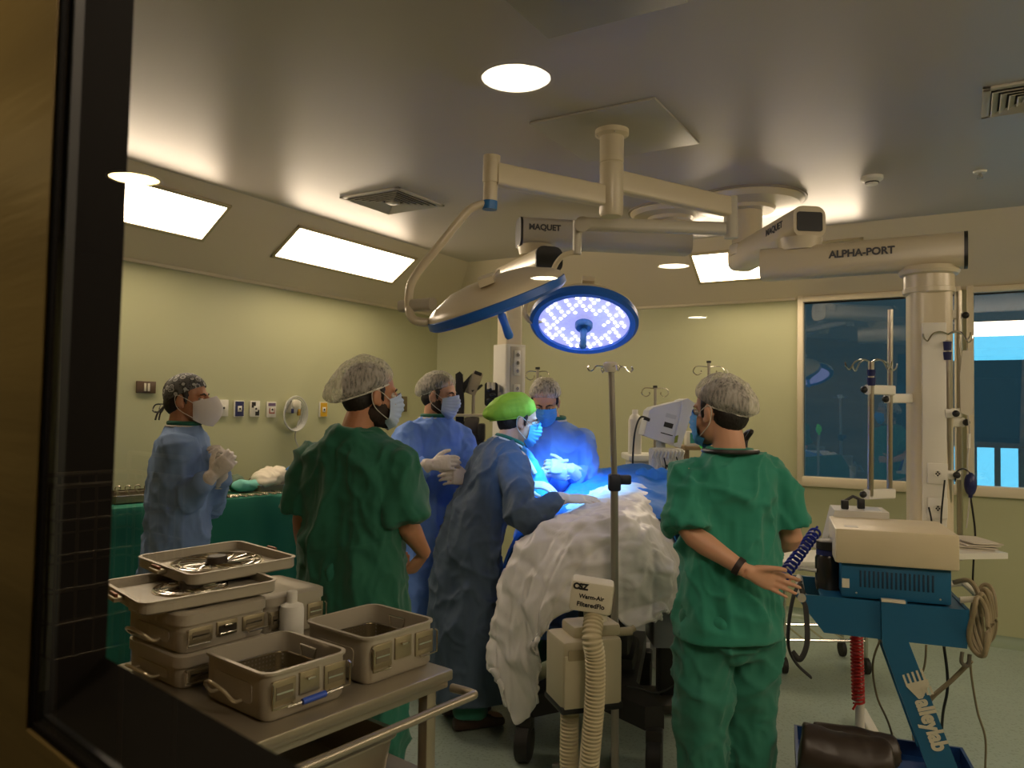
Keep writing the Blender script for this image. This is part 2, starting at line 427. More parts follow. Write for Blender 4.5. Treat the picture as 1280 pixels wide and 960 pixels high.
slope_panel('bright rectangular light panel in the left ceiling slope, next to the square air vent', on_left(4.43), 1.33, .34, True)
def on_right(y): return (XR - .5 * BX - .07, y, ZW + (ZC - ZW) * (.5 + .07 / BX))
for y_, nm in ((2.2, 'near'), (4.1, 'far')):  # two unseen panels added to fill the room from the right
    t = slope_panel(f'added fill light panel in the unseen right ceiling slope, {nm} one of two', on_right(y_), 1.33, .34, True); t.rotation_euler = (0, 0, pi)
for x_, nm in ((-1.9, 'left'), (.3, 'right')):  # unseen panel added as fill for the near side of the room
    if nm == 'left': continue
    t = slope_panel(f'added fill light panel, out of view in the slope over the viewing window', (x_, .42 + .5 * BX + .045, ZW + (ZC - ZW) * (.5 + .045 / BX)), 1.25, .34, False); t.rotation_euler = (0, 0, pi / 2)
def on_back(x): return (x, YB - .5 * BX - .045, ZW + (ZC - ZW) * (.5 + .045 / BX))
slope_panel('bright light panel in the back ceiling slope behind the pendant arms', on_back(-1.24), 1.25, .34, False)
# ------------------------------------------------------------------ small ceiling fittings
VENTM = mat('vent_white', '#b9b3a4', .45); VDARK = mat('vent_void', '#2c2925', .9)
def vent(label, c, s):
    t = thing('air_vent', label, 'air vent', (c.x, c.y, ZC))
    f = MB()
    for k in (-1, 1):
        f.box((k * (s / 2 - .015), 0, -.006), (.03, s, .012), bevel=.003); f.box((0, k * (s / 2 - .015), -.006), (s, .03, .012), bevel=.003)
    f.build('frame', VENTM, t)
    b = MB(); b.box((0, 0, -.003), (s - .05, s - .05, .004)); b.build('backing', VDARK, t)
    k = s / 2 - .045
    while k > .045:
        q = MB()
        for a in range(4):
            R = Matrix.Rotation(a * pi / 2, 4, 'Z')
            q.loft([[R @ V(p) for p in ((-k + .009, -k + .009, -.005), (-k + .012, -k + .012, -.007), (-k - .009, -k - .009, -.021), (-k - .012, -k - .012, -.019))],
                    [R @ V((-p[0], p[1], p[2])) for p in ((-k + .009, -k + .009, -.005), (-k + .012, -k + .012, -.007), (-k - .009, -k - .009, -.021), (-k - .012, -k - .012, -.019))]])
        q.build('louvre', VENTM, t); k -= .03
    q = MB(); q.box((0, 0, -.012), (.07, .07, .018), bevel=.004); q.build('centre_plate', VENTM, t)
vent('square louvred air vent above the second left light panel', PZ(491, 251, ZC), .47)
vent('louvred air vent at the right edge of the ceiling', PZ(1292, 118, ZC), .36)
q = PZ(728, -22, ZC); struct('trim_3', MB().box((q.x, q.y, ZC - .006), (.5, .5, .012), bevel=.003), mat('access_panel_paint', '#8f8c84', .45))
q = PZ(1090, 221, ZC); t = thing('smoke_detector', 'round white smoke detector on the ceiling right of the pendant cover', 'smoke detector', (q.x, q.y, ZC))
MB().lathe([(.0, -.045), (.03, -.045), (.034, -.03), (.052, -.022), (.058, -.016), (.058, 0)]).build('housing', WHITE, t)
s_ = MB(); s_.lathe([(.036, -.03), (.036, -.036), (.03, -.036), (.03, -.03)]); s_.build('sensor_slot', BLACK, t)
q = PZ(1225, 214, ZC); t = thing('sprinkler', 'small sprinkler head on the ceiling near the right edge', 'sprinkler', (q.x, q.y, ZC))
MB().lathe([(.0, -.012), (.03, -.01), (.034, 0)]).build('escutcheon', WHITE, t)
s_ = MB(); s_.cyl((0, 0, -.01), (0, 0, -.03), .008); s_.lathe([(0, -.042), (.017, -.042), (.017, -.039), (0, -.039)]); s_.tube([(-.01, 0, -.02), (-.014, 0, -.032), (0, 0, -.04), (.014, 0, -.032), (.01, 0, -.02)], .002, 6); s_.build('head', CHROME, t)
# ------------------------------------------------------------------ people
SKIN = mat('warm_skin', '#c9987a', .5, sub=.12, var=.08, vscale=12, bump=.04, bscale=180)
SKIN2 = mat('tan_skin', '#b5805f', .5, sub=.12, var=.1, vscale=12, bump=.04, bscale=180)
HAIR = mat('dark_brown_hair', '#17110d', .6, var=.3, vscale=90, bump=.3, bscale=150, stretch=(1, 1, .2))
BEARD = mat('dark_stubble', '#2b1c14', .75, var=.35, vscale=140, bump=.2, bscale=250)
SCRUB = mat('green_scrub_cotton', '#195f49', .85, var=.14, vscale=4, bump=.12, bscale=420, sheen=.15)
SCRUBD = mat('green_scrub_trousers', '#22705c', .85, var=.14, vscale=4, bump=.12, bscale=420, sheen=.15)
SCRUB2 = mat('teal_green_scrub_cotton', '#23806a', .85, var=.14, vscale=4, bump=.12, bscale=420, sheen=.15)
GOWN = mat('blue_nonwoven_gown', '#7b97c4', .8, var=.1, vscale=3, bump=.06, bscale=300)
GOWN_LIT = mat('lamplit_blue_gown', '#6a92e0', .8, var=.1, vscale=3, bump=.06, bscale=300)  # blue gown with the surgical light's blue put into its colour
GOWN_SHADE = mat('shaded_blue_gown', '#46586c', .75, var=.16, vscale=3, bump=.06, bscale=300)  # blue gown with the shade on the wearer's back put into its colour
LATEX = mat('white_latex_glove', '#d8cfc4', .42, var=.05, bump=.1, bscale=120, sub=.05)
CUFF = mat('knit_cuff', '#d6d2c6', .9, bump=.4, bscale=260, stretch=(1, 1, .1))
MASKW = mat('pale_blue_mask', '#b9cbe4', .8, var=.04)
MASKB = mat('blue_surgical_mask', '#4f9bdc', .8, var=.05)
MASKN = mat('white_respirator', '#dcd6d2', .75, var=.04)
EYEW = mat('eye_white', '#d9d4cd', .3)
IRIS = mat('dark_iris', '#24170f', .25)
SHOE = mat('brown_clog', '#3a2418', .5)
SOCK = mat('green_shoe_cover', '#1d5a4a', .8)
CAPG = mat('lime_green_cap', '#8fc43a', .7, var=.15, vscale=9, bump=.2, bscale=40)

def cap_mat(name, col, clear, scale):
    m = mat(name, col, .85, var=.05); nt = m.node_tree; N = nt.nodes; L = nt.links; b = N['Principled BSDF']
    tc = N['Texture Coordinate']; mp = N.new('ShaderNodeMapping'); mp.inputs['Scale'].default_value = (1, 1, .25); L.new(tc.outputs['Object'], mp.inputs['Vector'])
    w = N.new('ShaderNodeTexNoise'); w.inputs['Scale'].default_value = scale; w.inputs['Detail'].default_value = 2; L.new(mp.outputs['Vector'], w.inputs['Vector'])
    rp = N.new('ShaderNodeMapRange'); rp.inputs[1].default_value = .35; rp.inputs[2].default_value = .65
    rp.inputs[3].default_value = clear - .14; rp.inputs[4].default_value = clear + .22
    L.new(w.outputs['Fac'], rp.inputs[0]); L.new(rp.outputs[0], b.inputs['Alpha']); return m
NET = cap_mat('sheer_white_net', '#d8d2c8', .42, 110)

def skull_mat():
    m = mat('patterned_black_cap', '#15161a', .8, var=.1); nt = m.node_tree; N = nt.nodes; L = nt.links; b = N['Principled BSDF']
    tc = N['Texture Coordinate']
    v1 = N.new('ShaderNodeTexVoronoi'); v1.inputs['Scale'].default_value = 30; L.new(tc.outputs['Object'], v1.inputs['Vector'])
    v2 = N.new('ShaderNodeTexVoronoi'); v2.inputs['Scale'].default_value = 75; L.new(tc.outputs['Object'], v2.inputs['Vector'])
    r1 = N.new('ShaderNodeValToRGB'); e = r1.color_ramp.elements
    e[0].position = .0; e[0].color = (.02, .02, .02, 1); e[1].position = .22; e[1].color = (.02, .02, .025, 1)
    for p, c in ((.12, .05), (.17, .62), (.42, .55), (.47, .03), (.6, .12)):
        k = e.new(p); k.color = (c, c, c * .95, 1)
    L.new(v1.outputs['Distance'], r1.inputs['Fac'])
    r2 = N.new('ShaderNodeValToRGB'); r2.color_ramp.elements[0].position = .25; r2.color_ramp.elements[1].position = .35
    r2.color_ramp.elements[0].color = (.25, .25, .25, 1); L.new(v2.outputs['Distance'], r2.inputs['Fac'])
    mm = N.new('ShaderNodeMix'); mm.data_type = 'RGBA'; mm.blend_type = 'MULTIPLY'; mm.inputs[0].default_value = .8
    L.new(r1.outputs[0], mm.inputs[6]); L.new(r2.outputs[0], mm.inputs[7]); L.new(mm.outputs[2], b.inputs['Base Color']); return m
SKULLCAP = skull_mat()

def crease(p, scale, seed):
    q = p * np.array(scale); w = np.stack([vnoise(q * .7 + 5.1, seed + 21), vnoise(q * .7 + 1.3, seed + 22), vnoise(q * .7 + 8.7, seed + 23)], 1)
    return (1 - np.abs(vnoise(q + w, seed + 20))) ** 7
def cloth(q, seed, sc, amp):
    return amp * folds(q, sc, seed) + .006 * folds(q, (14, 14, 10), seed + 40) + .010 * crease(q, (5, 5, 4), seed) + .006 * crease(q, (9, 9, 7), seed + 3) - .004
def sring(c, rx, ry, n=32, e=2.4, M=None):
    out = []
    for i in range(n):
        a = 2 * pi * i / n; ca, sa = cos(a), sin(a)
        x = rx * math.copysign(abs(ca) ** (2 / e), ca); y = ry * math.copysign(abs(sa) ** (2 / e), sa)
        p = V((x, y, 0)); p = (M @ p) if M is not None else p
        out.append(V(c) + p)
    return out

def hand_geo(b, M, ts, curl, spread=.06, k=1.0, thick=1.0, thumb=(.9, .35)):
    """M: wrist frame, y along the hand, z out of the back of the hand; ts: side of the thumb in x."""
    T = lambda p: M @ V((p[0] * k, p[1] * k, p[2] * k))
    rings = []
    for y, hw, hh in ((-.015, .027, .021), (.01, .029, .02), (.04, .037, .0175), (.075, .042, .0155), (.095, .041, .0125), (.103, .036, .008)):
        rings.append([T((hw * thick * cos(2 * pi * i / 16), y, hh * thick * sin(2 * pi * i / 16) - .002)) for i in range(16)])
    b.loft(rings)
    for f in range(4):
        x0 = ts * (.031 - .0205 * f); L_ = (.095, .104, .097, .078)[f]; r = (.0093, .0096, .0092, .0083)[f] * thick
        c = curl[f] if isinstance(curl, (list, tuple)) else curl
        a = 0.15 * c; sp = ts * spread * (1.5 - f)
        p = V((x0, .09 if f < 3 else .084, -.002)); pts = [V((x0, .07, -.002)), p]; rr = [r, r * 1.05]
        for s_, (fr, ck) in enumerate(((.44, .85), (.32, 1.0), (.24, .6))):
            a += c * ck
            d = V((sin(sp) * cos(a), cos(sp) * cos(a), -sin(a)))
            for h in (.5, 1.0):
                pts.append(p + d * L_ * fr * h); rr.append(r * (1 - .06 * (s_ + h)))
            p = pts[-1]
        pts.append(p + d * r * .5); rr.append(r * .55)
        b.tube([T(q) for q in pts], [q * k for q in rr], 8)
    a0, bend = thumb
    p = V((ts * .022, .022, -.006)); pts = [V((ts * .01, .01, -.004)), p]; rr = [.014 * thick, .0145 * thick]
    ang = a0
    for L_, r in ((.042, .0125), (.034, .0108), (.026, .009)):
        d = V((ts * sin(ang), cos(ang), -.35)).normalized()
        p = p + d * L_; pts.append(p); rr.append(r * thick); ang -= bend
    pts.append(p + d * .005); rr.append(.005)
    b.tube([T(q) for q in pts], [q * k for q in rr], 8)

def person(label, pos, facing, H=1.75, lean=0.0, head=None, hpitch=0.0, hroll=0.0, arms=None, outfit='gown', cap='net', capM=None, mask='flat',
           maskM=MASKB, gownM=GOWN, skin=SKIN, girth=1.0, gloves=True, beard=False, glasses=False, hem=.24, seed=1, feet=.1, hshift=(0, 0, 0), puff=1.0, amp=1.35, tops=SCRUB, pants=SCRUBD, tophem=.8, slv=1.0):
    f = V((facing.x, facing.y, 0)).normalized(); rz = math.atan2(f.y, f.x) - pi / 2
    root = thing('person', label, 'person', (pos.x, pos.y, 0), rz)
    W2L = (Matrix.Translation(V((pos.x, pos.y, 0))) @ Matrix.Rotation(rz, 4, 'Z')).inverted()
    R2L = W2L.to_3x3()
    k = H / 1.75; g = girth
    def T(p):
        p = V(p); z0, z1 = .9 * k, 1.2 * k
        s_ = min(1, max(0, (p.z - z0) / (z1 - z0))); s_ = s_ * s_ * (3 - 2 * s_)
        if not lean: return p
        a = -lean * (.35 + .65 * s_) if p.z > z0 else 0
        if p.z <= z0: return p
        q = V((p.x, p.y, p.z - z0)); q.rotate(Euler((a, 0, 0))); q.z += z0; return q
    def ring(z, rx, ry, yo=0.0, e=2.3, n=32):
        return [T(p) for p in sring((0, yo * k, z * k), rx * k * g, ry * k * g, n, e)]
    # ---- head frame
    hd = R2L @ V(head if head is not None else facing); hd.z = 0; hd.normalize()
    neck0 = T((0, -.012 * k, 1.47 * k))
    hc = T((0, .012 * k, 1.625 * k)) + R2L @ V(hshift)
    yx = (hd * cos(hpitch) - V((0, 0, 1)) * sin(hpitch)).normalized()
    HM = frame(hc, yx) @ Matrix.Rotation(hroll, 4, 'Y')
    HR = HM.to_3x3()
    h = lambda p: HM @ V(p)
    # ---- arm joints
    J = {}
    for s_, nm in ((1, 'R'), (-1, 'L')):
        sh = T((s_ * .178 * k * (1 + (g - 1) * .8), -.01, 1.415 * k))
        a = (arms or {}).get(nm)
        if a is None:
            el = sh + V((s_ * .06, -.03, -.27 * k)); wr = el + V((-s_ * .01, .1, -.22 * k)); hd_ = V((0, .3, -1)); dr = V((s_, 0, 0)); cu = .5
        else:
            el, wr = W2L @ a['elbow'], W2L @ a['wrist']; hd_ = R2L @ a['dir']; dr = R2L @ a['dorsal']; cu = a.get('curl', .4)
        HMx = Matrix.Identity(4); y = hd_.normalized(); z = (dr - y * dr.dot(y)).normalized(); x = y.cross(z)
        HMx = Matrix((x, y, z)).transposed().to_4x4(); HMx.translation = wr + y * .015
        J[nm] = (sh, el, wr, HMx, cu, -s_, (a or {}).get('thumb', (.9, .35)))
    def armtube(b, nm, r, end=1.0, off=0):
        sh, el, wr = J[nm][:3]
        q = el + (wr - el) * end
        nk = V((0, sh.y, sh.z)); s0 = sh.lerp(nk, .38) - V((0, 0, .02 * k)); dn = V((0, 0, -.026 * k))
        pts = [s0, sh + (el - sh) * .04 + dn, sh + (el - sh) * .25 + dn * .4, sh.lerp(el, .5), sh.lerp(el, .75)] + [sh.lerp(el, .92) * .5 + el.lerp(wr, .0) * .5, el.lerp(q, .08), el.lerp(q, .3), el.lerp(q, .6), q]
        b.ell(sh + (el - sh) * .05 + dn, (r[0] * .97,) * 3)
        b.tube(pts, [r[0] * .72] + list(r), 14)
    # ---- body: one continuous skin
    b = MB()
    ins = .03
    rows = ((.78, .15, .1), (.9, .165, .115), (1.0, .15, .105), (1.12, .145, .1), (1.25, .165, .11), (1.36, .18, .108), (1.42, .165, .09), (1.46, .11, .075), (1.49, .06, .06))
    b.loft([ring(z, max(rx - .012, .05), max(ry - .012, .05), -.005) for z, rx, ry in rows])
    b.tube([neck0 - V((0, 0, .03)), neck0.lerp(h((0, -.03, -.05)), .55), h((0, -.022, -.03))], [.066 * k, .058 * k, .056 * k], 16)
    for s_ in (-1, 1):
        b.tube([(s_ * .085 * k, 0, .86 * k), (s_ * .09 * k, .005, .68 * k), (s_ * feet * k, .01, .48 * k), (s_ * feet * k, -.015, .3 * k), (s_ * feet * k, -.02, .09 * k), (s_ * feet * k, -.02, .03)],
               [.088 * k, .08 * k, .058 * k, .055 * k, .04 * k, .042], 14)
        b.ell((s_ * feet * k, .05, .04), (.045, .115, .036))
    for nm in ('R', 'L'):
        armtube(b, nm, [.058 * k, .052 * k, .047 * k * (1 + (g - 1) * .6), .042 * k, .041 * k, .042 * k * (1 + (g - 1) * .6), .042 * k, .034 * k, .026 * k])
        hand_geo(b, J[nm][3], J[nm][5], J[nm][4], k=.95 * k, thick=.93 if gloves else 1.0, thumb=J[nm][6])
    b.ell(h((0, -.012, .035)), (.077, .097, .085), HR)
    b.ell(h((0, .028, -.04)), (.063, .064, .075), HR); b.ell(h((0, .062, -.092)), (.03, .026, .024), HR)
    b.ell(h((0, .066, .03)), (.054, .026, .016), HR)
    for s_ in (-1, 1):
        b.ell(h((s_ * .04, .058, -.03)), (.026, .03, .025), HR)
        b.ell(h((s_ * .079, -.008, -.004)), (.011, .021, .033), HR @ Euler((-.2, 0, s_ * .45)).to_matrix())
        b.ell(h((s_ * .081, .002, -.028)), (.008, .011, .012), HR)
    b.tube([h((0, .084, .028)), h((0, .1, 0)), h((0, .113, -.026)), h((0, .098, -.038))], [.009, .0115, .0155, .01], 10)
    for s_ in (-1, 1): b.ell(h((s_ * .013, .096, -.032)), (.009, .011, .009), HR)
    b.ell(h((0, .09, -.062)), (.025, .009, .006), HR); b.ell(h((0, .088, -.071)), (.022, .01, .007), HR)
    me = remesh(b, .0052, 3, None, 'body')
    link('body', me, skin, root)
    for s_ in (-1, 1):
        e = MB(); e.ell(h((s_ * .031, .0735, .006)), (.0135, .0135, .0115), HR); eo = e.build('eye', EYEW, root, 180)
        i = MB(); i.ell(h((s_ * .031, .0835, .0045)), (.0058, .0045, .0058), HR, 12, 8); i.build('iris', IRIS, eo, 180)
        lid = MB(); lid.grid(lambda u, v: h((s_ * .031 + .0165 * cos(pi * u), .0735 + .0145 * sin(pi * u) * cos(v * 1.1 - .05), .006 + .0135 * sin(v * 1.1 + .2))), 10, 4); lid.build('eyelid', skin, root, 180)
        bw_ = MB(); bw_.tube([h((s_ * .012, .0905, .024)), h((s_ * .03, .0885, .031)), h((s_ * .05, .076, .026))], [.003, .0042, .002], 6); bw_.build('eyebrow', HAIR, root, 180)
    # ---- hair under the cap
    hb = MB(); hb.ell(h((0, -.022, .042)), (.0805, .0985, .086), HR); hb.ell(h((0, -.05, -.012)), (.068, .066, .066), HR)
    for s_ in (-1, 1): hb.tube([h((s_ * .072, .012, .04)), h((s_ * .077, .016, .0)), h((s_ * .074, .02, -.02))], [.012, .009, .005], 8)
    link('hair', remesh(hb, .006, 3, lambda c: .002 * vnoise(c * 220, 3), 'hair'), HAIR, root)
    if beard:
        bb = MB(); bb.ell(h((0, .027, -.049)), (.0655, .066, .071), HR); bb.ell(h((0, .062, -.094)), (.034, .031, .028), HR)
        bb.ell(h((0, .0, -.06)), (.068, .05, .05), HR)
        link('beard', remesh(bb, .006, 3, lambda c: .0015 * vnoise(c * 250, 4), 'beard'), BEARD, root)
    # ---- cap
    def capsurf(u, v):
        az = 2 * pi * u; pol = v * radians(103 if cap != 'skull' else 98)
        d = V((sin(pol) * sin(az), sin(pol) * cos(az), cos(pol)))
        back = max(0, -d.y)
        if cap == 'skull': r = V((.086, .104, .094)); c = V((0, -.016, .04))
        elif cap == 'green': r = V((.1, .118 + .055 * back * puff, .116)); c = V((0, -.03, .034))
        else: r = V((.096 + .012 * (puff - 1), .113 + .035 * back * puff, .094 + .012 * puff)); c = V((0, -.022, .042))
        pull = 1.0
        if cap != 'skull' and v > .8: pull = 1 - .2 * ((v - .8) / .2) ** 1.6
        pl = 1 + .018 * cos(26 * az + 3 * sin(az * 3)) * max(0, v - .35)
        p = V((d.x * r.x, d.y * r.y, d.z * r.z)) * pull * pl
        p.rotate(Euler((radians(24 if cap != 'green' else 20), 0, 0)))
        return h(c + p)
    cm = MB().grid(capsurf, 96, 40, True)
    cme = cm.mesh('cap', 180)
    if cap != 'skull':
        n = len(cme.vertices); co = np.empty(n * 3); cme.vertices.foreach_get('co', co); co = co.reshape(-1, 3)
        no = np.empty(n * 3); cme.vertices.foreach_get('normal', no); no = no.reshape(-1, 3)
        co = co + no * (.006 * folds(co - np.array(hc), (14, 14, 14), seed + 2))[:, None]; cme.vertices.foreach_set('co', co.ravel()); cme.update()
    co_ = link('surgical_cap', cme, capM or NET, root)
    if cap == 'skull':
        tb = MB()
        for s_ in (-1, 1):
            tb.tube(smoothpath([h((s_ * .01, -.112, -.018)), h((s_ * .03, -.145, -.02)), h((s_ * .035, -.155, -.05)), h((s_ * .012, -.135, -.055)), h((0, -.115, -.03))], 5), .005, 6, flat=.4)
            tb.tube(smoothpath([h((0, -.115, -.025)), h((s_ * .015, -.14, -.06)), h((s_ * .02, -.15, -.095))], 5), .006, 6, flat=.4)
        tb.build('cap_tie', SKULLCAP, co_)
    else:
        rim = MB(); rim.tube([capsurf(i / 60, 1.0) for i in range(60)], .0035, 6, closed=True); rim.build('elastic_rim', capM or CUFF, co_, 180)
    # ---- mask
    def masksurf(u, v):
        a = (u - .5) * 2 * radians(72); ca = cos(a)
        top, bot = .022 - .03 * abs(u - .5) * 2, -.128 + .035 * (abs(u - .5) * 2) ** 2
        z = top + (bot - top) * v
        if mask == 'cone':
            out = .062 * (1 - (abs(u - .5) * 2) ** 1.15) * (sin(pi * min(1, .14 + .82 * v))) ** .8
            rad = .082 + out; pl = 0
        else:
            nose = .026 * math.exp(-(a / .33) ** 2) * math.exp(-((v - .33) / .34) ** 2)
            rad = .08 + nose + .006 * sin(pi * v); pl = .0022 * (1 if (v * 7) % 1 < .5 else -1) * sin(pi * u)
            if v > .8: rad -= .03 * ((v - .8) / .2) ** 2
        x = .9 * rad * sin(a); y = .024 + (rad + pl) * ca
        return h((x, y, z))
    mo = MB().grid(masksurf, 34, 30).build('face_mask', maskM, root, 60)
    for s_, u in ((-1, 0), (1, 1)):
        lp = MB(); lp.tube(smoothpath([masksurf(u, .06), h((s_ * .084, .012, .012)), h((s_ * .087, -.022, .024)), h((s_ * .086, -.03, -.002)), h((s_ * .082, -.012, -.045)), masksurf(u, .9)], 5), .0017, 6)
        lp.build('ear_loop', CUFF, mo, 180)
    if glasses:
        gb = MB()
        for s_ in (-1, 1):
            gb.tube([h((s_ * .034 + .024 * cos(t), .1 - .01 * abs(cos(t)), .004 + .019 * sin(t))) for t in [2 * pi * i / 20 for i in range(20)]], .0014, 6, closed=True)
            gb.tube([h((s_ * .058, .088, .01)), h((s_ * .078, .06, .012)), h((s_ * .084, -.01, .014)), h((s_ * .084, -.03, .0))], .0015, 6)
        gb.tube([h((-.01, .1, .008)), h((.01, .1, .008))], .0014, 6)
        go = gb.build('glasses', STEEL, root, 180)
        for s_ in (-1, 1):
            l = MB(); l.lathe([(.023, 0), (.0, .002)], 20, HM @ Matrix.Translation((s_ * .034, .096, .004)) @ Matrix.Rotation(-pi / 2, 4, 'X') @ Matrix.Diagonal((1, .8, 1, 1)))
            l.build('spectacle_lens', glass_mat('spectacle_glass', '#e8eef4', .06), go)
    # ---- clothes
    if outfit == 'gown':
        c = MB()
        rows = [(hem + .1, .24, .19, 0), (hem, .275, .225, 0), (.45, .26, .205, 0), (.7, .24, .18, 0), (.9, .225, .165, 0), (1.05, .212, .155, 0), (1.2, .208, .15, 0), (1.32, .212, .145, 0), (1.4, .2, .125, -.003), (1.445, .165, .105, -.006), (1.475, .115, .088, -.01), (1.5, .079, .076, -.008)]
        rr = [ring(rows[0][0], .255, .205, 0)] + [ring(*r) for r in rows[1:]]
        rr = [ring(hem + .1, .23, .18, 0), ring(hem, .262, .212, 0)] + rr[1:]
        c.loft(rr)
        for nm in ('R', 'L'): armtube(c, nm, [.088 * k, .087 * k, .083 * k, .079 * k, .077 * k, .074 * k, .071 * k, .06 * k, .042 * k], .93)
        me = remesh(c, .0095, 4, lambda q: amp * cloth(q, seed, (5.5, 5.5, 2.4), .019) * np.clip((q[:, 2] - hem + .02) / .08, .2, 1), 'gown')
        go = link('gown', me, gownM, root)
        nb = MB(); n0 = [T(p) for p in sring((0, -.008 * k, 1.497 * k), .083 * k * g, .08 * k * g, 28)]
        nb.tube(n0, .0065, 6, closed=True); nb.build('neckband', CUFF, go, 180)
        ct = MB(); ct.tube([T(p) for p in sring((0, .0, 1.512 * k), .069 * k, .07 * k, 24)], .012, 8, closed=True); ct.build('scrub_collar', SCRUB, root, 180)
        tr = MB()
        for s_ in (-1, 1): tr.tube([(s_ * feet * k, 0, .5), (s_ * feet * k, 0, .3), (s_ * feet * k, -.01, .07)], [.085, .085, .09], 16)
        link('trousers', remesh(tr, .01, 3, lambda q: .012 * folds(q, (7, 7, 4), seed + 9), 'trousers'), SCRUBD, root)
    else:
        c = MB()
        th = tophem
        rr = [ring(th + .09, .203, .148, 0), ring(th, .206, .15, 0), ring(th - .002, .226, .17, 0), ring(th + .06, .226, .17, 0), ring(.95, .216, .162, 0), ring(1.08, .208, .156, 0), ring(1.2, .207, .15, 0), ring(1.32, .212, .143, -.004), ring(1.4, .2, .123, -.008), ring(1.44, .165, .1, -.012), ring(1.468, .118, .085, -.014), ring(1.492, .08, .076, -.012)]
        c.loft(rr)
        for nm in ('R', 'L'):
            sh, el = J[nm][0], J[nm][1]; d = (el - sh) * (slv if nm == 'R' else 1.0)
            dn = V((0, 0, -.026 * k)); c.ell(sh + d * .06 + dn, (.08 * k * g,) * 3)
            c.tube([sh.lerp(V((0, sh.y, sh.z)), .4) - V((0, 0, .03 * k)), sh + d * .05 + dn, sh + d * .25 + dn * .4, sh + d * .5, sh + d * .8, sh + d * .93, sh + d * .935, sh + d * .7],
                   [.06 * k * g, .08 * k * g, .083 * k * g, .086 * k * g, .093 * k * g, .098 * k * g, .08 * k * g, .068 * k * g], 22)
        me = remesh(c, .0085, 3, lambda q: amp * cloth(q, seed, (6.5, 6.5, 3.0), .016) * np.clip((q[:, 2] - th) / .07, .1, 1), 'top')
        so = link('scrub_top', me, tops, root)
        nb = MB(); nb.tube([T(p) for p in sring((0, -.012 * k, 1.488 * k), .083 * k * g, .08 * k * g, 28)], .007, 6, closed=True); nb.build('neckband', tops, so, 180)
        t = MB()
        t.loft([ring(z, rx, ry, 0) for z, rx, ry in ((.72, .15, .11), (.78, .188, .135), (.9, .188, .135), (1.0, .18, .14))])
        for s_ in (-1, 1):
            t.tube([(s_ * .092 * k * g, 0, .88 * k), (s_ * .1 * k * g, .0, .7 * k), (s_ * (feet + .004) * k * g, .005, .48 * k), (s_ * feet * k * g, -.01, .28 * k), (s_ * feet * k * g, -.02, .09 * k), (s_ * feet * k * g, -.02, .05 * k)],
                   [.112 * k * g, .108 * k * g, .1 * k * g, .098 * k * g, .1 * k * g, .099 * k * g], 22)
        link('trousers', remesh(t, .0095, 3, lambda q: amp * cloth(q, seed + 9, (6.5, 6.5, 3.2), .017), 'trousers'), pants, root)
    for s_ in (-1, 1):
        sb = MB(); x = s_ * feet * k * (g if outfit != 'gown' else 1)
        sb.loft([[(x + sx * wx, yy, zz * tz) for sx, tz in ((-1, .02), (-1, .6), (-.7, 1), (.7, 1), (1, .6), (1, .02))] for yy, wx, zz in ((-.1, .03, .06), (-.08, .043, .085), (0, .046, .095), (.08, .052, .075), (.14, .045, .055), (.175, .025, .035))])
        o = sb.build('shoe', SHOE, root, 180); md = o.modifiers.new('s', 'SUBSURF'); md.levels = md.render_levels = 1
    if gloves:
        for nm in ('R', 'L'):
            gb = MB(); hand_geo(gb, J[nm][3], J[nm][5], J[nm][4], k=.97 * k, thick=1.07, thumb=J[nm][6])
            wr, el = J[nm][2], J[nm][1]; d = (el - wr).normalized()
            gb.tube([wr + (J[nm][3].to_3x3() @ V((0, 1, 0))) * .03, wr + d * .0, wr + d * .035, wr + d * .075], [.025, .034 * k, .042 * k, .05 * k], 16)
            link('glove', remesh(gb, .0042, 2, lambda q: .0012 * folds(q, (60, 60, 60), seed + 3), 'glove'), LATEX, root)
    return root, dict(T=T, h=h, J=J, W2L=W2L, HM=HM, k=k, ring=ring, g=g)

fw_, rt_ = _f0, _r0
def D(r, f, z=0): return rt_ * r + fw_ * f + V((0, 0, z))

# left: man in blue gown with the patterned cap, profile to the right
pA = G(226, 3.75)
person('person in pale blue gown with patterned black cap beside the green instrument table', pA, D(.93, .36), 1.735,
       head=D(1, .03), hpitch=-.02, cap='skull', capM=SKULLCAP, mask='cone', maskM=MASKN, skin=SKIN2, gownM=GOWN, seed=3, girth=.92, lean=.03,
       arms={'R': dict(elbow=P(216, 633, 3.62), wrist=P(262, 597, 3.52), dir=D(.75, .1, .75), dorsal=D(.2, -1, -.1), curl=.75),
             'L': dict(elbow=P(262, 640, 4.0), wrist=P(276, 592, 3.72), dir=D(.35, -.35, .9), dorsal=D(1, .6, 0), curl=.8)})
# left: man in green scrubs, seen from behind
pB = G(446, 2.95)
person('heavily built bearded person in green scrubs, back turned, behind the steel cart', pB, D(.42, .9), 1.76, girth=1.02, hshift=D(.05, 0, 0),
       head=D(.86, .5), hpitch=.05, outfit='scrubs', gloves=False, beard=True, maskM=MASKW, skin=SKIN2, seed=5, puff=1.9, amp=1.7, feet=.13, tophem=.72,
       arms={'R': dict(elbow=P(508, 655, 2.85), wrist=P(531, 692, 2.95), dir=D(-.5, .3, -.65), dorsal=D(.75, -.6, 0), curl=[1.0, 1.1, 1.15, 1.2]),
             'L': dict(elbow=P(379, 645, 3.02), wrist=P(382, 705, 3.22), dir=D(.2, .6, -.8), dorsal=D(-1, 0, 0), curl=.7)})
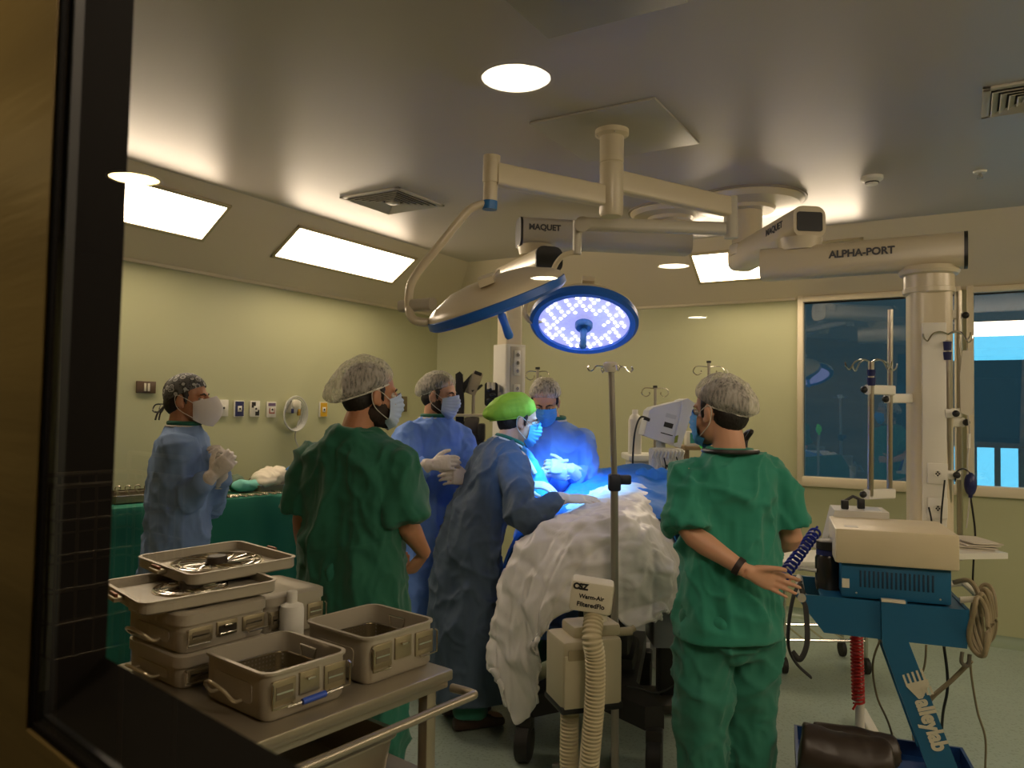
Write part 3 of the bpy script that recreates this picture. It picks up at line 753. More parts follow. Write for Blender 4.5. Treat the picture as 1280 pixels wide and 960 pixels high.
# middle: man in lamplit blue gown, beard
pC = G(544, 4.5)
person('bearded person in blue gown, facing right, one gloved hand before the belly', pC, D(.72, -.66), 1.785, hshift=D(.02, 0, 0),
       head=D(.93, -.32), hpitch=.12, beard=True, maskM=MASKW, gownM=GOWN_LIT, seed=8, skin=SKIN,
       arms={'R': dict(elbow=P(498, 604, 4.1), wrist=P(535, 581, 3.97), dir=D(.95, -.1, .12), dorsal=D(-.1, -1, .3), curl=.6),
             'L': dict(elbow=P(600, 628, 4.3), wrist=P(590, 598, 4.03), dir=D(-.6, -.4, .1), dorsal=D(.5, -.9, .3), curl=.6)})
# middle: woman with the lime cap leaning over the patient
pD = G(588, 3.95)
person('person with lime green cap and glasses leaning over the blue patient drape', pD, D(.93, .38), 1.7,
       lean=.38, head=D(.97, .2), hpitch=.22, cap='green', capM=CAPG, glasses=True, gownM=GOWN_SHADE, hem=.16, seed=12, skin=SKIN, girth=.98, amp=1.5,
       arms={'R': dict(elbow=P(648, 651, 3.6), wrist=P(702, 623, 3.72), dir=D(.98, .15, .0), dorsal=D(.0, -.35, .9), curl=.14, thumb=(.5, .2)),
             'L': dict(elbow=P(640, 640, 4.25), wrist=P(655, 606, 4.05), dir=D(.9, -.35, .05), dorsal=D(0, -.3, 1), curl=.35)})
# back: surgeon facing us, looking down
pE = G(692, 4.72)
person('person in blue gown facing the camera, head bowed, gloved hands held together', pE, D(-.12, -1), 1.78, lean=.06,
       head=D(-.1, -1), hpitch=.55, maskM=MASKB, gownM=GOWN_LIT, seed=15, girth=.92, skin=SKIN,
       hshift=D(-.05, -.04, -.02),
       arms={'R': dict(elbow=P(655, 606, 4.62), wrist=P(684, 590, 4.4), dir=D(.85, -.3, -.1), dorsal=D(-.1, -.9, -.4), curl=.75),
             'L': dict(elbow=P(735, 608, 4.6), wrist=P(713, 586, 4.38), dir=D(-.9, -.2, .15), dorsal=D(.1, -.9, .3), curl=.75)})
# right: man in green scrubs seen from behind, hand behind his back
pF = G(911, 2.85)
rF, iF = person('person in green scrubs at the right, one open hand behind the back', pF, D(-.22, .97), 1.71, girth=.92, hshift=D(-.03, 0, 0),
       head=D(-.62, .78), hpitch=.08, outfit='scrubs', gloves=False, maskM=MASKB, skin=SKIN, seed=21, puff=1.0, amp=1.9, slv=.84, tops=SCRUB2, tophem=.79, feet=.1,
       arms={'L': dict(elbow=P(862, 667, 2.72), wrist=P(931, 713, 2.62), dir=D(.93, .1, -.33), dorsal=D(.05, 1, 0), curl=.22, thumb=(.45, .1)),
             'R': dict(elbow=P(991, 676, 2.88), wrist=P(948, 682, 3.08), dir=D(-.9, .3, .1), dorsal=D(.2, .9, .2), curl=.6)})
wb_ = MB(); J = iF['J']['L']; dv = (J[1] - J[2]).normalized()
wb_.tube([J[2] + dv * .012, J[2] + dv * .034], [.031, .033], 18); wb_.build('wristband', mat('dark_wristband', '#2a1c18', .6), rF)
# ------------------------------------------------------------------ placing helpers
class At:
    """A thing standing d metres away at column px, turned to the room's view; loc(px,py,dd) gives its local coordinates of a measured spot."""
    def __init__(s, name, label, cat, px, d, rz=YAW, z=0.0, group=None, py=500):
        p = P(px, py, d); s.d = d
        s.o = thing(name, label, cat, (p.x, p.y, z), rz, group)
        s.M = Matrix.Translation(V((p.x, p.y, z))) @ Matrix.Rotation(rz, 4, 'Z'); s.I = s.M.inverted()
    def __call__(s, px, py, dd=0.0): return s.I @ P(px, py, s.d + dd)
    def w(s, p): return s.I @ V(p)
def beam(b, p0, p1, w, h, bevel=.012):      # box beam between two points, upright section
    p0, p1 = V(p0), V(p1); M = frame((p0 + p1) / 2, p1 - p0)
    b.box((0, 0, 0), (1, 1, 1), bevel=0, M=Matrix.Identity(4) @ M @ Matrix.Diagonal((w, (p1 - p0).length, h, 1))) if bevel == 0 else b.prism(rrect(w, h, bevel, 4), -(p1 - p0).length / 2, (p1 - p0).length / 2, M @ Matrix(((1, 0, 0, 0), (0, 0, 1, 0), (0, 1, 0, 0), (0, 0, 0, 1))))
    return b

ENAM = mat('warm_white_enamel', '#cfc3a8', .3, var=.03)
ENAMG = mat('grey_white_enamel', '#b9b3a4', .35, var=.03)
BLUER = mat('blue_rubber_rim', '#1e5fb8', .4, var=.04)
BLUEH = mat('blue_handle', '#2f74b8', .4)
LEDM = mat('led_spot', '#ffffff', .3, emit='#f2f2ff', estr=9.0)
LENSM = mat('led_field', '#8f8fd8', .15, var=.5, vscale=45, emit='#a2a4e6', estr=1.25)
PLATE = mat('mount_plate', '#a9a59a', .45)

# ------------------------------------------------------------------ twin surgical light
q = PZ(765, 160, 2.9)
SL_ = thing('surgical_light', 'twin-headed surgical light hung from a square ceiling plate on one column', 'surgical light', (q.x, q.y, ZC))
SI = Matrix.Translation(V((q.x, q.y, ZC))).inverted()
S = lambda px, py, d: SI @ P(px, py, d)
d0 = 3.57
zc_ = lambda py: S(765, py, d0).z
MB().box((0, .06, -.006), (.6, .62, .012), bevel=.003).build('mount_plate', PLATE, SL_)
c = MB(); c.lathe([(.078, -.012), (.078, -.035), (.056, -.045), (.055, zc_(204)), (.052, zc_(205)), (.052, zc_(206)), (.055, zc_(207)), (.055, zc_(268)), (.048, zc_(272)), (.0, zc_(272))][::-1])
c.build('column', ENAM, SL_)
for a in range(4):
    MB().ell((.066 * cos(a * pi / 2 + .6), .066 * sin(a * pi / 2 + .6), -.037), (.006, .006, .005)).build('bolt', STEEL, SL_)
# upper arm to the left with its bent drop tube
a0, a1 = S(765, 247, d0), S(619, 218, 3.24)
armA = beam(MB(), a0 + (a1 - a0).normalized() * .03, a1, .06, .095).build('arm', ENAM, SL_)
kn = MB(); t, bt = S(615, 195, 3.24), S(612, 262, 3.24)
kn.cyl(t, t.lerp(bt, .5), .036); kn.cyl(t.lerp(bt, .48), t.lerp(bt, .86), .031); kn.build('knuckle', ENAM, armA)
kc = MB(); kc.cyl(t.lerp(bt, .84), bt, .032); kc.build('knuckle_lit_end', BLUEH, armA)  # blue lamp light on the knuckle's underside, painted as a blue end
tb = MB(); tb.tube(smoothpath([S(612, 255, 3.24), S(600, 256, 3.23), S(586, 263, 3.22), S(570, 281, 3.21), S(545, 312, 3.2), S(524, 338, 3.2), S(514, 355, 3.2), S(511, 370, 3.2), S(511, 386, 3.2)], 6), .018, 12)
tb.build('drop_tube', ENAM, armA)
bk = MB(); beam(bk, S(502, 383, 3.24), S(541, 380, 3.14), .05, .05, .015); bk.build('bracket', ENAMG, armA)
fk = MB(); fk.tube(smoothpath([S(512, 384, 3.2), S(512, 391, 3.18), S(518, 400, 3.17), S(532, 403, 3.18), S(552, 401, 3.2)], 6), .018, 12); fk.build('fork_tube', ENAM, armA)
def lamp_head(name, c, n, R, leds):
    z = -n.normalized(); x = (rt_ - z * rt_.dot(z)).normalized(); y = z.cross(x)
    H = Matrix((x, y, z)).transposed().to_4x4(); H.translation = c
    hd = MB(); hd.M = H
    hd.lathe([(.0, .105), (.10, .105), (.17, .095), (R * .88, .055), (R * .97, .035), (R, .012), (R, -.004), (R * .9, -.006), (0, -.006)], 56)
    o = hd.build('lamp_head', ENAM, SL_, 40)
    r = MB(); r.M = H; r.lathe([(R * .845, -.004), (R * .85, -.022), (R * .95, -.026), (R * 1.01, -.014), (R * 1.012, .014), (R * .99, .018), (R * .98, 0)], 56); r.build('blue_rim', BLUER, o)
    l = MB(); l.M = H; l.lathe([(R * .85, -.008), (.03, -.014), (0, -.014)], 56); l.build('lens', LENSM, o)
    rb = MB(); rb.M = H
    rb.prism([(-.03, -R * .8), (.03, -R * .8), (.05, R * .8), (-.05, R * .8)], .09, .118); rb.build('spine', ENAM, o)
    g = MB(); g.M = H
    g.lathe([(.045, -.014), (.045, -.035), (.038, -.045), (0, -.045)]); g.lathe([(.012, -.044), (.018, -.06), (.016, -.1), (.019, -.15), (.012, -.162), (0, -.164)]); g.build('sterile_handle', BLUEH, o)
    if leds:
        k0 = None; pos = []
        for gx in range(-9, 10):
            for gy in range(-9, 10):
                px_, py_ = (gx + .5 * (gy % 2)) * R * .125, gy * R * .108
                rr = math.hypot(px_, py_)
                if .09 < rr < R * .78 and (math.floor(gx * 1.7 + gy * .9) % 3): pos.append((px_, py_))
        for i, (px_, py_) in enumerate(pos[:95]):
            if k0 is None:
                b = MB(); b.lathe([(.0085, 0), (.006, -.004), (0, -.005)], 10); k0 = b.build('led', LEDM, o); kk = k0
            else: kk = k0.copy(); COL.objects.link(kk); kk.parent = o
            kk.matrix_local = H @ Matrix.Translation((px_, py_, -.0135))
    return o, H
n1 = rt_ * .36 - V((0, 0, .92)) + fw_ * .2
h1, H1 = lamp_head('a', S(621, 378, 3.2), n1, .30, False)
hub = MB(); hub.cyl(S(548, 402, 3.2), S(570, 396, 3.2), .028); hub.build('hub', ENAM, h1)
n2 = -fw_ * .47 - V((0, 0, .84)) - rt_ * .07
h2, H2 = lamp_head('b', S(730, 402, 3.9), n2, .272, True)
# second arm, to the right and back again
b0, b1 = S(767, 226, d0), S(912, 259, 3.98)
armB = beam(MB(), b0, b1, .06, .1).build('arm', ENAM, SL_)
kb = MB(); t, bt = S(913, 246, 3.98), S(914, 298, 3.98); kb.cyl(t, bt, .036); kb.build('knuckle', ENAMG, armB)
c0, c1 = S(905, 286, 3.98), S(727, 280, 3.8)
arm2 = beam(MB(), c0, c1, .055, .066, .02).build('arm', ENAMG, SL_)
e2 = MB(); e2.cyl(S(728, 280, 3.85), S(728, 280, 3.74), .038); e2.cyl(S(722, 276, 3.8), S(721, 318, 3.8), .022); e2.build('elbow', ENAMG, arm2)
y2 = MB(); y2.tube(smoothpath([S(721, 315, 3.8), S(707, 318, 3.8), S(697, 327, 3.82), S(687, 345, 3.85), S(670, 362, 3.9), S(658, 380, 3.92), S(657, 394, 3.92), S(664, 402, 3.92), S(680, 400, 3.92)], 6), .013, 10); y2.build('yoke_tube', ENAM, h2)
hb2 = MB(); hb2.cyl(S(690, 388, 4.02), S(704, 392, 3.98), .03); hb2.build('hub', ENAMG, h2)

def spot(name, loc, target, power, col, size, blend, r):
    l = bpy.data.lights.new(name, 'SPOT'); l.energy = power; l.color = col; l.spot_size = radians(size); l.spot_blend = blend; l.shadow_soft_size = r
    o = bpy.data.objects.new(name, l); COL.objects.link(o); o.location = loc
    o.rotation_euler = (V(target) - V(loc)).to_track_quat('-Z', 'Y').to_euler(); return o
BLU = (.10, .40, 1.0)
nn1 = n1.normalized(); nn2 = n2.normalized()
spot('surgical_spot', V((q.x, q.y, ZC)) + H1.translation + nn1 * .2, P(705, 632, 4.3), 30, BLU, 46, .6, .12)
spot('surgical_spot', V((q.x, q.y, ZC)) + H2.translation + nn2 * .2, P(700, 632, 4.3), 190, BLU, 54, .7, .12)

# ------------------------------------------------------------------ two ceiling pendants
LETTER = mat('grey_lettering', '#3d3d42', .5)
def text_on(parent, text, c, right, up, size, m=LETTER, **k):
    r, u = V(right).normalized(), V(up); u = (u - r * u.dot(r)).normalized(); n = r.cross(u)
    M = Matrix((r, u, n)).transposed().to_4x4(); M.translation = V(c) + n * .0012
    return lettering(text, size, M, m, parent, **k)
def rarm(p0, p1, w, h, parent, m=ENAM, caps=(False, True), back=.0):
    p0, p1 = V(p0), V(p1); d = (p1 - p0).normalized()
    b = beam(MB(), p0 - d * back, p1, w, h, .05); o = b.build('arm', m, parent)
    if caps[1]:
        F = frame(p1, d); c = MB(); c.M = F
        c.prism(rrect(w * 1.02, h * 1.02, .05, 4), -.004, .012, Matrix(((1, 0, 0, 0), (0, 0, 1, 0), (0, 1, 0, 0), (0, 0, 0, 1)))); c.build('end_cap', BLACK, o)
    return o
def sockets(parent, M, ys, w=.05):
    for z in ys:
        b = MB(); b.M = M @ Matrix.Translation((0, -.003, z)); b.box((0, 0, 0), (w, .008, w * 1.15), bevel=.003); o = b.build('socket_plate', WHITE, parent)
        r = MB(); r.M = M @ Matrix.Translation((0, -.008, z)) @ Matrix.Rotation(pi / 2, 4, 'X'); r.lathe([(.017, 0), (.017, .003), (.014, .004), (.012, .0005), (0, .0005)]); r.build('socket', WHITE, o)
        h = MB(); h.M = M @ Matrix.Translation((0, -.0095, z))
        for dx, dz in ((-.006, 0), (.006, 0), (0, .008), (0, -.008)): h.ell((dx, 0, dz), (.0042, .002, .0042), u=8, w=6)
        h.build('socket_holes', BLACK, o)

# front pendant
q = PZ(934, 250, 2.9)
PA = thing('supply_pendant', 'front ceiling pendant: lettered arms carrying the supply column at the window', 'ceiling pendant', (q.x, q.y, ZC))
SI2 = Matrix.Translation(V((q.x, q.y, ZC))).inverted(); S2 = lambda px, py, d: SI2 @ P(px, py, d)
MB().lathe([(.0, -.075), (.16, -.075), (.17, -.055), (.31, -.045), (.335, -.02), (.335, 0)], 48).build('ceiling_cover', ENAM, PA)
rg = MB(); rg.lathe([(.335, -.012), (.35, -.012), (.35, 0), (.335, 0)], 48); rg.build('shadow_ring', mat('grey_ring', '#8d857a', .5), PA)
e = S2(1012, 277, 3.96); s0 = V((0, 0, e.z - .02))
MB().lathe([(.09, -.07), (.09, s0.z + .07), (.105, s0.z + .06), (.105, s0.z)], 32).build('column', ENAM, PA)
a1 = rarm(s0, e, .175, .165, PA, caps=(0, 0), back=.09)
d_ = (e - s0).normalized(); F = frame(e, d_); c = MB(); c.M = F
MP = Matrix(((1, 0, 0, 0), (0, 0, 1, 0), (0, 1, 0, 0), (0, 0, 0, 1)))
c.prism(rrect(.135, .1, .012), -.002, .006, MP); c.build('open_end', BLACK, a1)
sd = d_.cross(V((0, 0, 1))).normalized()
text_on(a1, 'MAQUET', s0.lerp(e, .72) + sd * .0888 + V((0, 0, .015)), d_, (0, 0, 1), .05, bold=.0015)
j0 = S2(1000, 300, 4.02); j1 = S2(1200, 311, 3.66); z2 = (S2(975, 334, 4.1).z + j1.z) / 2
dd2 = (V((j1.x, j1.y, 0)) - V((j0.x, j0.y, 0))).normalized()
A0 = V((j0.x, j0.y, z2)) - dd2 * .02; A1 = V((j1.x, j1.y, z2)) + dd2 * .02
MB().cyl((j0.x, j0.y, e.z - .08), (j0.x, j0.y, z2 + .06), .11, .1, 32).build('joint', ENAM, PA)
a2 = rarm(A0, A1, .17, .165, PA, back=.17)
up = V((0, 0, 1)); sd2 = dd2.cross(up).normalized()
text_on(a2, 'ALPHA-PORT', A0.lerp(A1, .42) + sd2 * .0862 + V((0, 0, .012)), dd2, up, .05, bold=.002)
cp = S2(1161, 340, 3.74); cx, cy = cp.x, cp.y
zt = S2(1161, 327, 3.74).z
cl = MB(); cl.M = Matrix.Translation((cx, cy, 0)); tp = z2 - .07; cl.lathe([(.0, tp), (.13, tp), (.135, tp - .02), (.128, tp - .035), (.11, tp - .042), (.11, tp - .1), (.114, tp - .103), (.114, tp - .125), (.104, tp - .132), (0, tp - .132)], 40); cl.build('collar', ENAM, PA)
CM = Matrix.Translation((cx, cy, 0)) @ Matrix.Rotation(YAW - .28, 4, 'Z')
zb = S2(1161, 706, 3.74).z
col = MB(); col.M = CM; col.prism(rrect(.185, .185, .05), zb, z2 - .18); co2 = col.build('supply_column', ENAM, PA)
pn = MB(); pn.M = CM; pz = S2(1161, 406, 3.74).z; pn.box((0, -.096, (pz + zb) / 2), (.105, .012, pz - zb), bevel=.005); pn.build('front_panel', WHITE, co2)
sockets(co2, CM @ Matrix.Translation((.01, -.105, 0)), [S2(1161, 590, 3.7).z, S2(1161, 632, 3.7).z, S2(1161, 668, 3.7).z], .085)
# rails with clamps on both sides of the column
def rail(px0, y0, y1, d, r, par, m=STEEL):
    b = MB(); b.cyl(S2(px0, y0, d), S2(px0 + (1 if px0 > 1150 else -1), y1, d), r, seg=14); return b.build('rail', m, par)
def clampbar(p0, p1, par, knob):
    b = MB(); beam(b, p0, p1, .03, .045, .008); o = b.build('clamp_bar', WHITE, par)
    k = MB(); k.ell(knob, (.016, .016, .016)); k.build('knob', BLACK, o)
r1 = rail(1113, 387, 620, 3.62, .0125, PA); r2 = rail(1089, 452, 620, 3.52, .0135, PA)
r3 = rail(1199, 364, 700, 3.7, .013, PA); r4 = rail(1185, 425, 628, 3.62, .013, PA)
clampbar(S2(1140, 498, 3.7), S2(1108, 498, 3.62), PA, S2(1107, 499, 3.58))
clampbar(S2(1116, 488, 3.6), S2(1084, 487, 3.52), PA, S2(1080, 487, 3.5))
clampbar(S2(1116, 617, 3.6), S2(1083, 618, 3.52), PA, S2(1079, 618, 3.5))
clampbar(S2(1183, 394, 3.74), S2(1203, 393, 3.7), PA, S2(1207, 394, 3.68))
clampbar(S2(1180, 517, 3.62), S2(1199, 516, 3.62), PA, S2(1195, 517, 3.58))
clampbar(S2(1188, 528, 3.7), S2(1204, 528, 3.7), PA, S2(1208, 528, 3.67))
clampbar(S2(1180, 593, 3.62), S2(1199, 594, 3.62), PA, S2(1196, 594, 3.58))
def hooks(px, py, d, n, par, sgn=1, m=CHROME, S=S2, R=.1, drop=.035, a0=.3):
    c = S(px, py, d)
    for k in range(n):
        a = a0 + 2 * pi * k / n; dr = V((cos(a), sin(a), 0)); b = MB()
        b.tube(smoothpath([c, c + dr * R * .4 + V((0, 0, .012)), c + dr * R * .8 + V((0, 0, .002)), c + dr * R - V((0, 0, drop * .6)), c + dr * (R + .012) - V((0, 0, drop)), c + dr * (R + .03) - V((0, 0, drop * .6)), c + dr * (R + .035) - V((0, 0, drop * .05))], 4), .0035, 7)
        b.build('hook', m, par)
hooks(1185, 418, 3.62, 4, r4, a0=YAW + .2); hooks(1089, 453, 3.52, 4, r2, a0=YAW + .2)
for px, y0, y1, par, d in ((1184, 427, 438, r4, 3.62), (1184, 440, 450, r4, 3.62), (1089, 462, 470, r2, 3.52), (1089, 472, 482, r2, 3.52)):
    b = MB(); b.cyl(S2(px, y0, d), S2(px, y1, d), .02, .017, 16); b.build('locking_collar', NAVY, par)
# infusion bag and tubing on the right hooks
ib = At('infusion_bag', 'empty clear infusion bag hanging from the hooks right of the supply column', 'infusion bag', 1210, 3.6)
bb = MB(); p = [ib(1203, 438), ib(1215, 438), ib(1216.5, 470), ib(1216, 518), ib(1211, 520), ib(1201, 516), ib(1200, 470)]
b2 = [V((v.x, v.y + .012 * (1 if i in (2, 3, 6) else .3), v.z)) for i, v in enumerate(p)]; bb.loft([p, b2]); bb.build('bag', mat('cloudy_vinyl', '#cfc8b8', .3, alpha=.75), ib.o)
tb = MB(); tb.tube(smoothpath([ib(1210, 519), ib(1212, 545), ib(1209, 580), ib(1212, 620), ib(1208, 660)], 6), .0035, 6); tb.build('drip_tube', mat('clear_tube', '#cfccc4', .25, alpha=.7), ib.o)
dc = MB(); dc.cyl(ib(1211, 542), ib(1210.5, 560), .008); dc.build('drip_chamber', WHITE, ib.o)
hk = MB(); hk.tube([ib(1209, 438), ib(1209, 428), ib(1206, 423)], .002, 6); hk.build('hanger', CHROME, ib.o)
bu = At('pressure_bulb', 'navy blue rubber squeeze bulb with black hose hanging at the pendant rail', 'pressure bulb', 1213, 3.6)
b = MB(); b.ell(bu(1213, 605), (.027, .027, .055)); b.cyl(bu(1213, 617), bu(1213, 622), .009); b.build('bulb', NAVY, bu.o)
b = MB(); b.tube(smoothpath([bu(1213, 592), bu(1205, 586), bu(1196, 590), bu(1194, 602)], 6), .004, 7); b.build('hose', BLACK, bu.o)
b = MB(); b.tube(smoothpath([bu(1213, 621), bu(1216, 640), bu(1219, 668), bu(1217, 700), bu(1216, 725), bu(1217, 745)], 6), .0045, 7); b.build('hose', BLACK, bu.o)
# power leads plugged into the column
for px, y0, pts in ((1161, 634, [(1161, 634), (1164, 648), (1166, 668), (1168, 690)]), (1178, 600, [(1181, 600), (1177, 640), (1176, 668), (1175, 690)])):
    b = MB(); b.tube(smoothpath([S2(a, y, 3.58) for a, y in pts], 6), .004, 7); b.build('power_lead', BLACK, PA)

# rear pendant
q = PZ(838, 264, 2.9)
PB = thing('supply_pendant', 'rear ceiling pendant: lettered arm over the left group carrying a socket column', 'ceiling pendant', (q.x, q.y, ZC))
SI3 = Matrix.Translation(V((q.x, q.y, ZC))).inverted(); S3 = lambda px, py, d: SI3 @ P(px, py, d)
MB().lathe([(.0, -.07), (.14, -.07), (.15, -.05), (.24, -.042), (.262, -.02), (.262, 0)], 44).build('ceiling_cover', ENAM, PB)
rg = MB(); rg.lathe([(.262, -.012), (.275, -.012), (.275, 0), (.262, 0)], 44); rg.build('shadow_ring', MATS['grey_ring'], PB)
p1 = S3(650, 291, 4.87); p0 = V((0, 0, p1.z))
MB().cyl((0, 0, -.06), (0, 0, p1.z + .05), .085).build('column', ENAM, PB)
a1 = rarm(p0, p1, .18, .18, PB, back=.12, m=ENAMG)
dA = (p1 - p0).normalized(); sA = dA.cross(up).normalized()
text_on(a1, 'MAQUET', p0.lerp(p1, .86) - sA * .0912 + V((0, 0, .02)), -dA, up, .05, bold=.002)
j = p0.lerp(p1, .9)
MB().cyl((j.x, j.y, p1.z - .08), (j.x, j.y, p1.z - .14), .115, .1, 32).build('joint', ENAM, PB)
e0 = S3(686, 324, 4.62); e1 = S3(638, 348, 5.25); e1.z = e0.z
a2 = rarm(e1, e0, .17, .15, PB, back=.1)
zt = e0.z - .05
CM = Matrix.Translation((e1.x, e1.y, 0)) @ Matrix.Rotation(YAW + .62, 4, 'Z')
col = MB(); col.M = CM; col.prism(rrect(.13, .13, .02), S3(643, 440, 5.25).z, zt); col.build('upper_column', ENAM, PB)
lo = MB(); lo.M = CM; z0, z1 = S3(643, 640, 5.25).z, S3(643, 431, 5.2).z; lo.prism(rrect(.165, .165, .018), z0, z1); lc = lo.build('supply_column', WHITE, PB)
ch = MB(); ch.M = CM; ch.box((0, -.084, (z0 + z1) / 2), (.1, .006, z1 - z0 - .03), bevel=.002); ch.build('front_panel', ENAMG, lc)
sockets(lc, CM @ Matrix.Translation((0, -.088, 0)), [S3(632, y, 5.2).z for y in (444, 454, 464, 486)], .052)
# ------------------------------------------------------------------ operating table and what lies on it
BEDRZ = YAW - .23
BED = At('operating_table', 'black operating table on a wheeled base under the white warming blanket', 'operating table', 738, 3.5, BEDRZ)
to = BED.o
BLKPAD = mat('black_table_pad', '#1d1c1e', .55, bump=.1); BLKEN = mat('dark_enamel', '#2a2724', .45)
MB().box((0, .72, .93), (.5, 1.5, .07), bevel=.025).build('table_pad', BLKPAD, to)
MB().box((0, .72, .875), (.46, 1.46, .04), bevel=.01).build('table_top', BLKEN, to)
for s_ in (-1, 1): MB().box((s_ * .265, .72, .885), (.012, 1.3, .03), bevel=.003).build('side_rail', STEEL, to)
b = MB(); b.box((.02, .6, .56), (.26, .34, .6), bevel=.03); b.build('column', BLKEN, to)
b = MB(); b.box((.02, .6, .3), (.32, .42, .12), bevel=.03); b.build('column_skirt', BLKPAD, to)
b = MB(); b.prism([(-.3, -.02), (-.2, .25), (-.2, 1.1), (.2, 1.1), (.2, .25), (.34, -.02), (.26, -.06), (.05, .12), (-.05, .12), (-.24, -.05)], .2, .3); b.build('base', BLKEN, to)
for x, y in ((-.28, -.03), (.3, -.03), (-.2, 1.05), (.2, 1.05)):
    w_ = MB(); w_.M = Matrix.Translation((x, y - .01, 0)); w_.tube([(-.035, 0, .085), (-.028, 0, .085), (.028, 0, .085), (.035, 0, .085)], [.07, .085, .085, .07], 24); cs = w_.build('castor', DARK, to)
    fk = MB(); fk.box((x, y, .17), (.075, .09, .08), bevel=.015); fk.build('fork', BLKEN, cs)
# white quilted warming blanket
def resample(pts, n):
    pts = smoothpath([V(p).to_3d() if len(p) == 3 else V((p[0], p[1], 0)) for p in pts], 10)
    L_ = [0]
    for a, c in zip(pts, pts[1:]): L_.append(L_[-1] + (c - a).length)
    out = []; j = 0
    for i in range(n + 1):
        t = L_[-1] * i / n
        while j < len(L_) - 2 and L_[j + 1] < t: j += 1
        k = (t - L_[j]) / max(1e-9, L_[j + 1] - L_[j]); out.append(pts[j].lerp(pts[j + 1], min(1, k)))
    return out
NU, NVV = 150, 110
cs_ = resample([(-.43, .41), (-.42, .6), (-.40, .72), (-.36, .85), (-.28, .97), (-.16, 1.045), (.03, 1.10), (.2, 1.085), (.31, .98), (.36, .86), (.345, .73)], NU)
bd_ = resample([(-.40, .42), (-.34, .27), (-.29, .205), (-.22, .27), (-.185, .36), (-.165, .62), (-.09, .715), (.02, .745), (.12, .72), (.19, .665), (.27, .69), (.335, .72)], NU)
def blanket(u, v):
    i = min(NU, int(round(u * NU))); c, e = cs_[i], bd_[i]
    if v < .42:
        w_ = v / .42; s_ = sin(w_ * pi / 2)
        x = e.x + (c.x - e.x) * s_; z = e.y + (c.y - e.y) * s_; y = -.16 + .16 * (1 - cos(w_ * pi / 2)) ** 1.2
        lf = max(0, -x - .15)
        return V((x, y + .03 * sin(u * 9) * (1 - w_), z))
    t = (v - .42) / .58; y = .0 + t * .8
    return V((c.x * (1 + .02 * t), y, c.y + .05 * t * max(0, c.y - .7) / .4))
bm_ = MB().grid(blanket, NU, NVV); bme = bm_.mesh('blanket', 180)
n = len(bme.vertices); co = np.empty(n * 3); bme.vertices.foreach_get('co', co); co = co.reshape(-1, 3)
no = np.empty(n * 3); bme.vertices.foreach_get('normal', no); no = no.reshape(-1, 3)
uu = np.repeat(np.arange(NU + 1) / NU, NVV + 1); vv = np.tile(np.arange(NVV + 1) / NVV, NU + 1)
a_ = uu * 1.9 / .15 + .5 * vnoise(co * 4, 4); c_ = vv * 1.25 / .15 + .5 * vnoise(co * 4, 5)
q1 = np.abs(np.sin(pi * (a_ + c_) / 1.8)); q2 = np.abs(np.sin(pi * (a_ - c_) / 1.8))
puff = .016 * (np.minimum(q1, q2) ** .4)
crump = .026 * folds(co, (4, 4, 4), 31, 1.4) + .012 * folds(co, (9, 9, 9), 33, 1.3) + .016 * (1 - np.abs(vnoise(co * 6 + 3, 37))) ** 8 + .012 * (1 - np.abs(vnoise(co * 10 + 5, 38))) ** 8 + .004 * folds(co, (26, 26, 26), 35, 1.2)
sgn = 1.0 if no[(NU // 2) * (NVV + 1) + NVV - 5][2] > 0 else -1.0
co = co + no * ((puff + crump) * sgn)[:, None]; bme.vertices.foreach_set('co', co.ravel()); bme.update()
WBL = mat('white_blanket_film', '#e6e3de', .4, var=.04, bump=.05, bscale=60)
bo = link('warming_blanket', bme, WBL); bo.matrix_world = BED.M
tag(bo, 'puffy quilted white warming blanket draped over the foot of the operating table', 'blanket')
md = bo.modifiers.new('s', 'SOLIDIFY'); md.thickness = .012; md.offset = -1
# blue patient drape
BDR = mat('blue_patient_drape', '#2f80d8', .65, var=.08, bump=.05, bscale=40)
def drape(u, v):
    x = -.47 + .97 * u; y = .30 + 1.15 * v
    z = 1.10 + .10 * v + .05 * math.exp(-((x - .18) / .16) ** 2) * v
    hk = max(0.0, .2 - u) / .2
    if u < .2: x = -.276 - .25 * (1 - (1 - hk) ** 2) - .02 * sin(y * 17) * hk
    if x < -.22: z -= min(.1, (-.22 - x) * 1.15)
    z -= .55 * max(0, hk - .25)
    if x > .34: z -= (x - .34) * 2.4
    if v < .2: z -= .03 * (1 - v / .2)
    z += .03 * math.exp(-((x + .05) / .2) ** 2 - ((y - 1.2) / .25) ** 2)
    return V((x, y, z))
g = MB().grid(drape, 70, 80); me = g.mesh('drape', 180); n = len(me.vertices); co = np.empty(n * 3); me.vertices.foreach_get('co', co); co = co.reshape(-1, 3)
co[:, 2] += .022 * folds(co, (6, 4, 3), 41) + .008 * folds(co, (14, 10, 6), 42); me.vertices.foreach_set('co', co.ravel()); me.update()
o = link('patient_drape', me, BDR); o.matrix_world = BED.M; tag(o, 'bright blue surgical drape spread over the patient beyond the white blanket', 'drape')
md = o.modifiers.new('s', 'SOLIDIFY'); md.thickness = .006
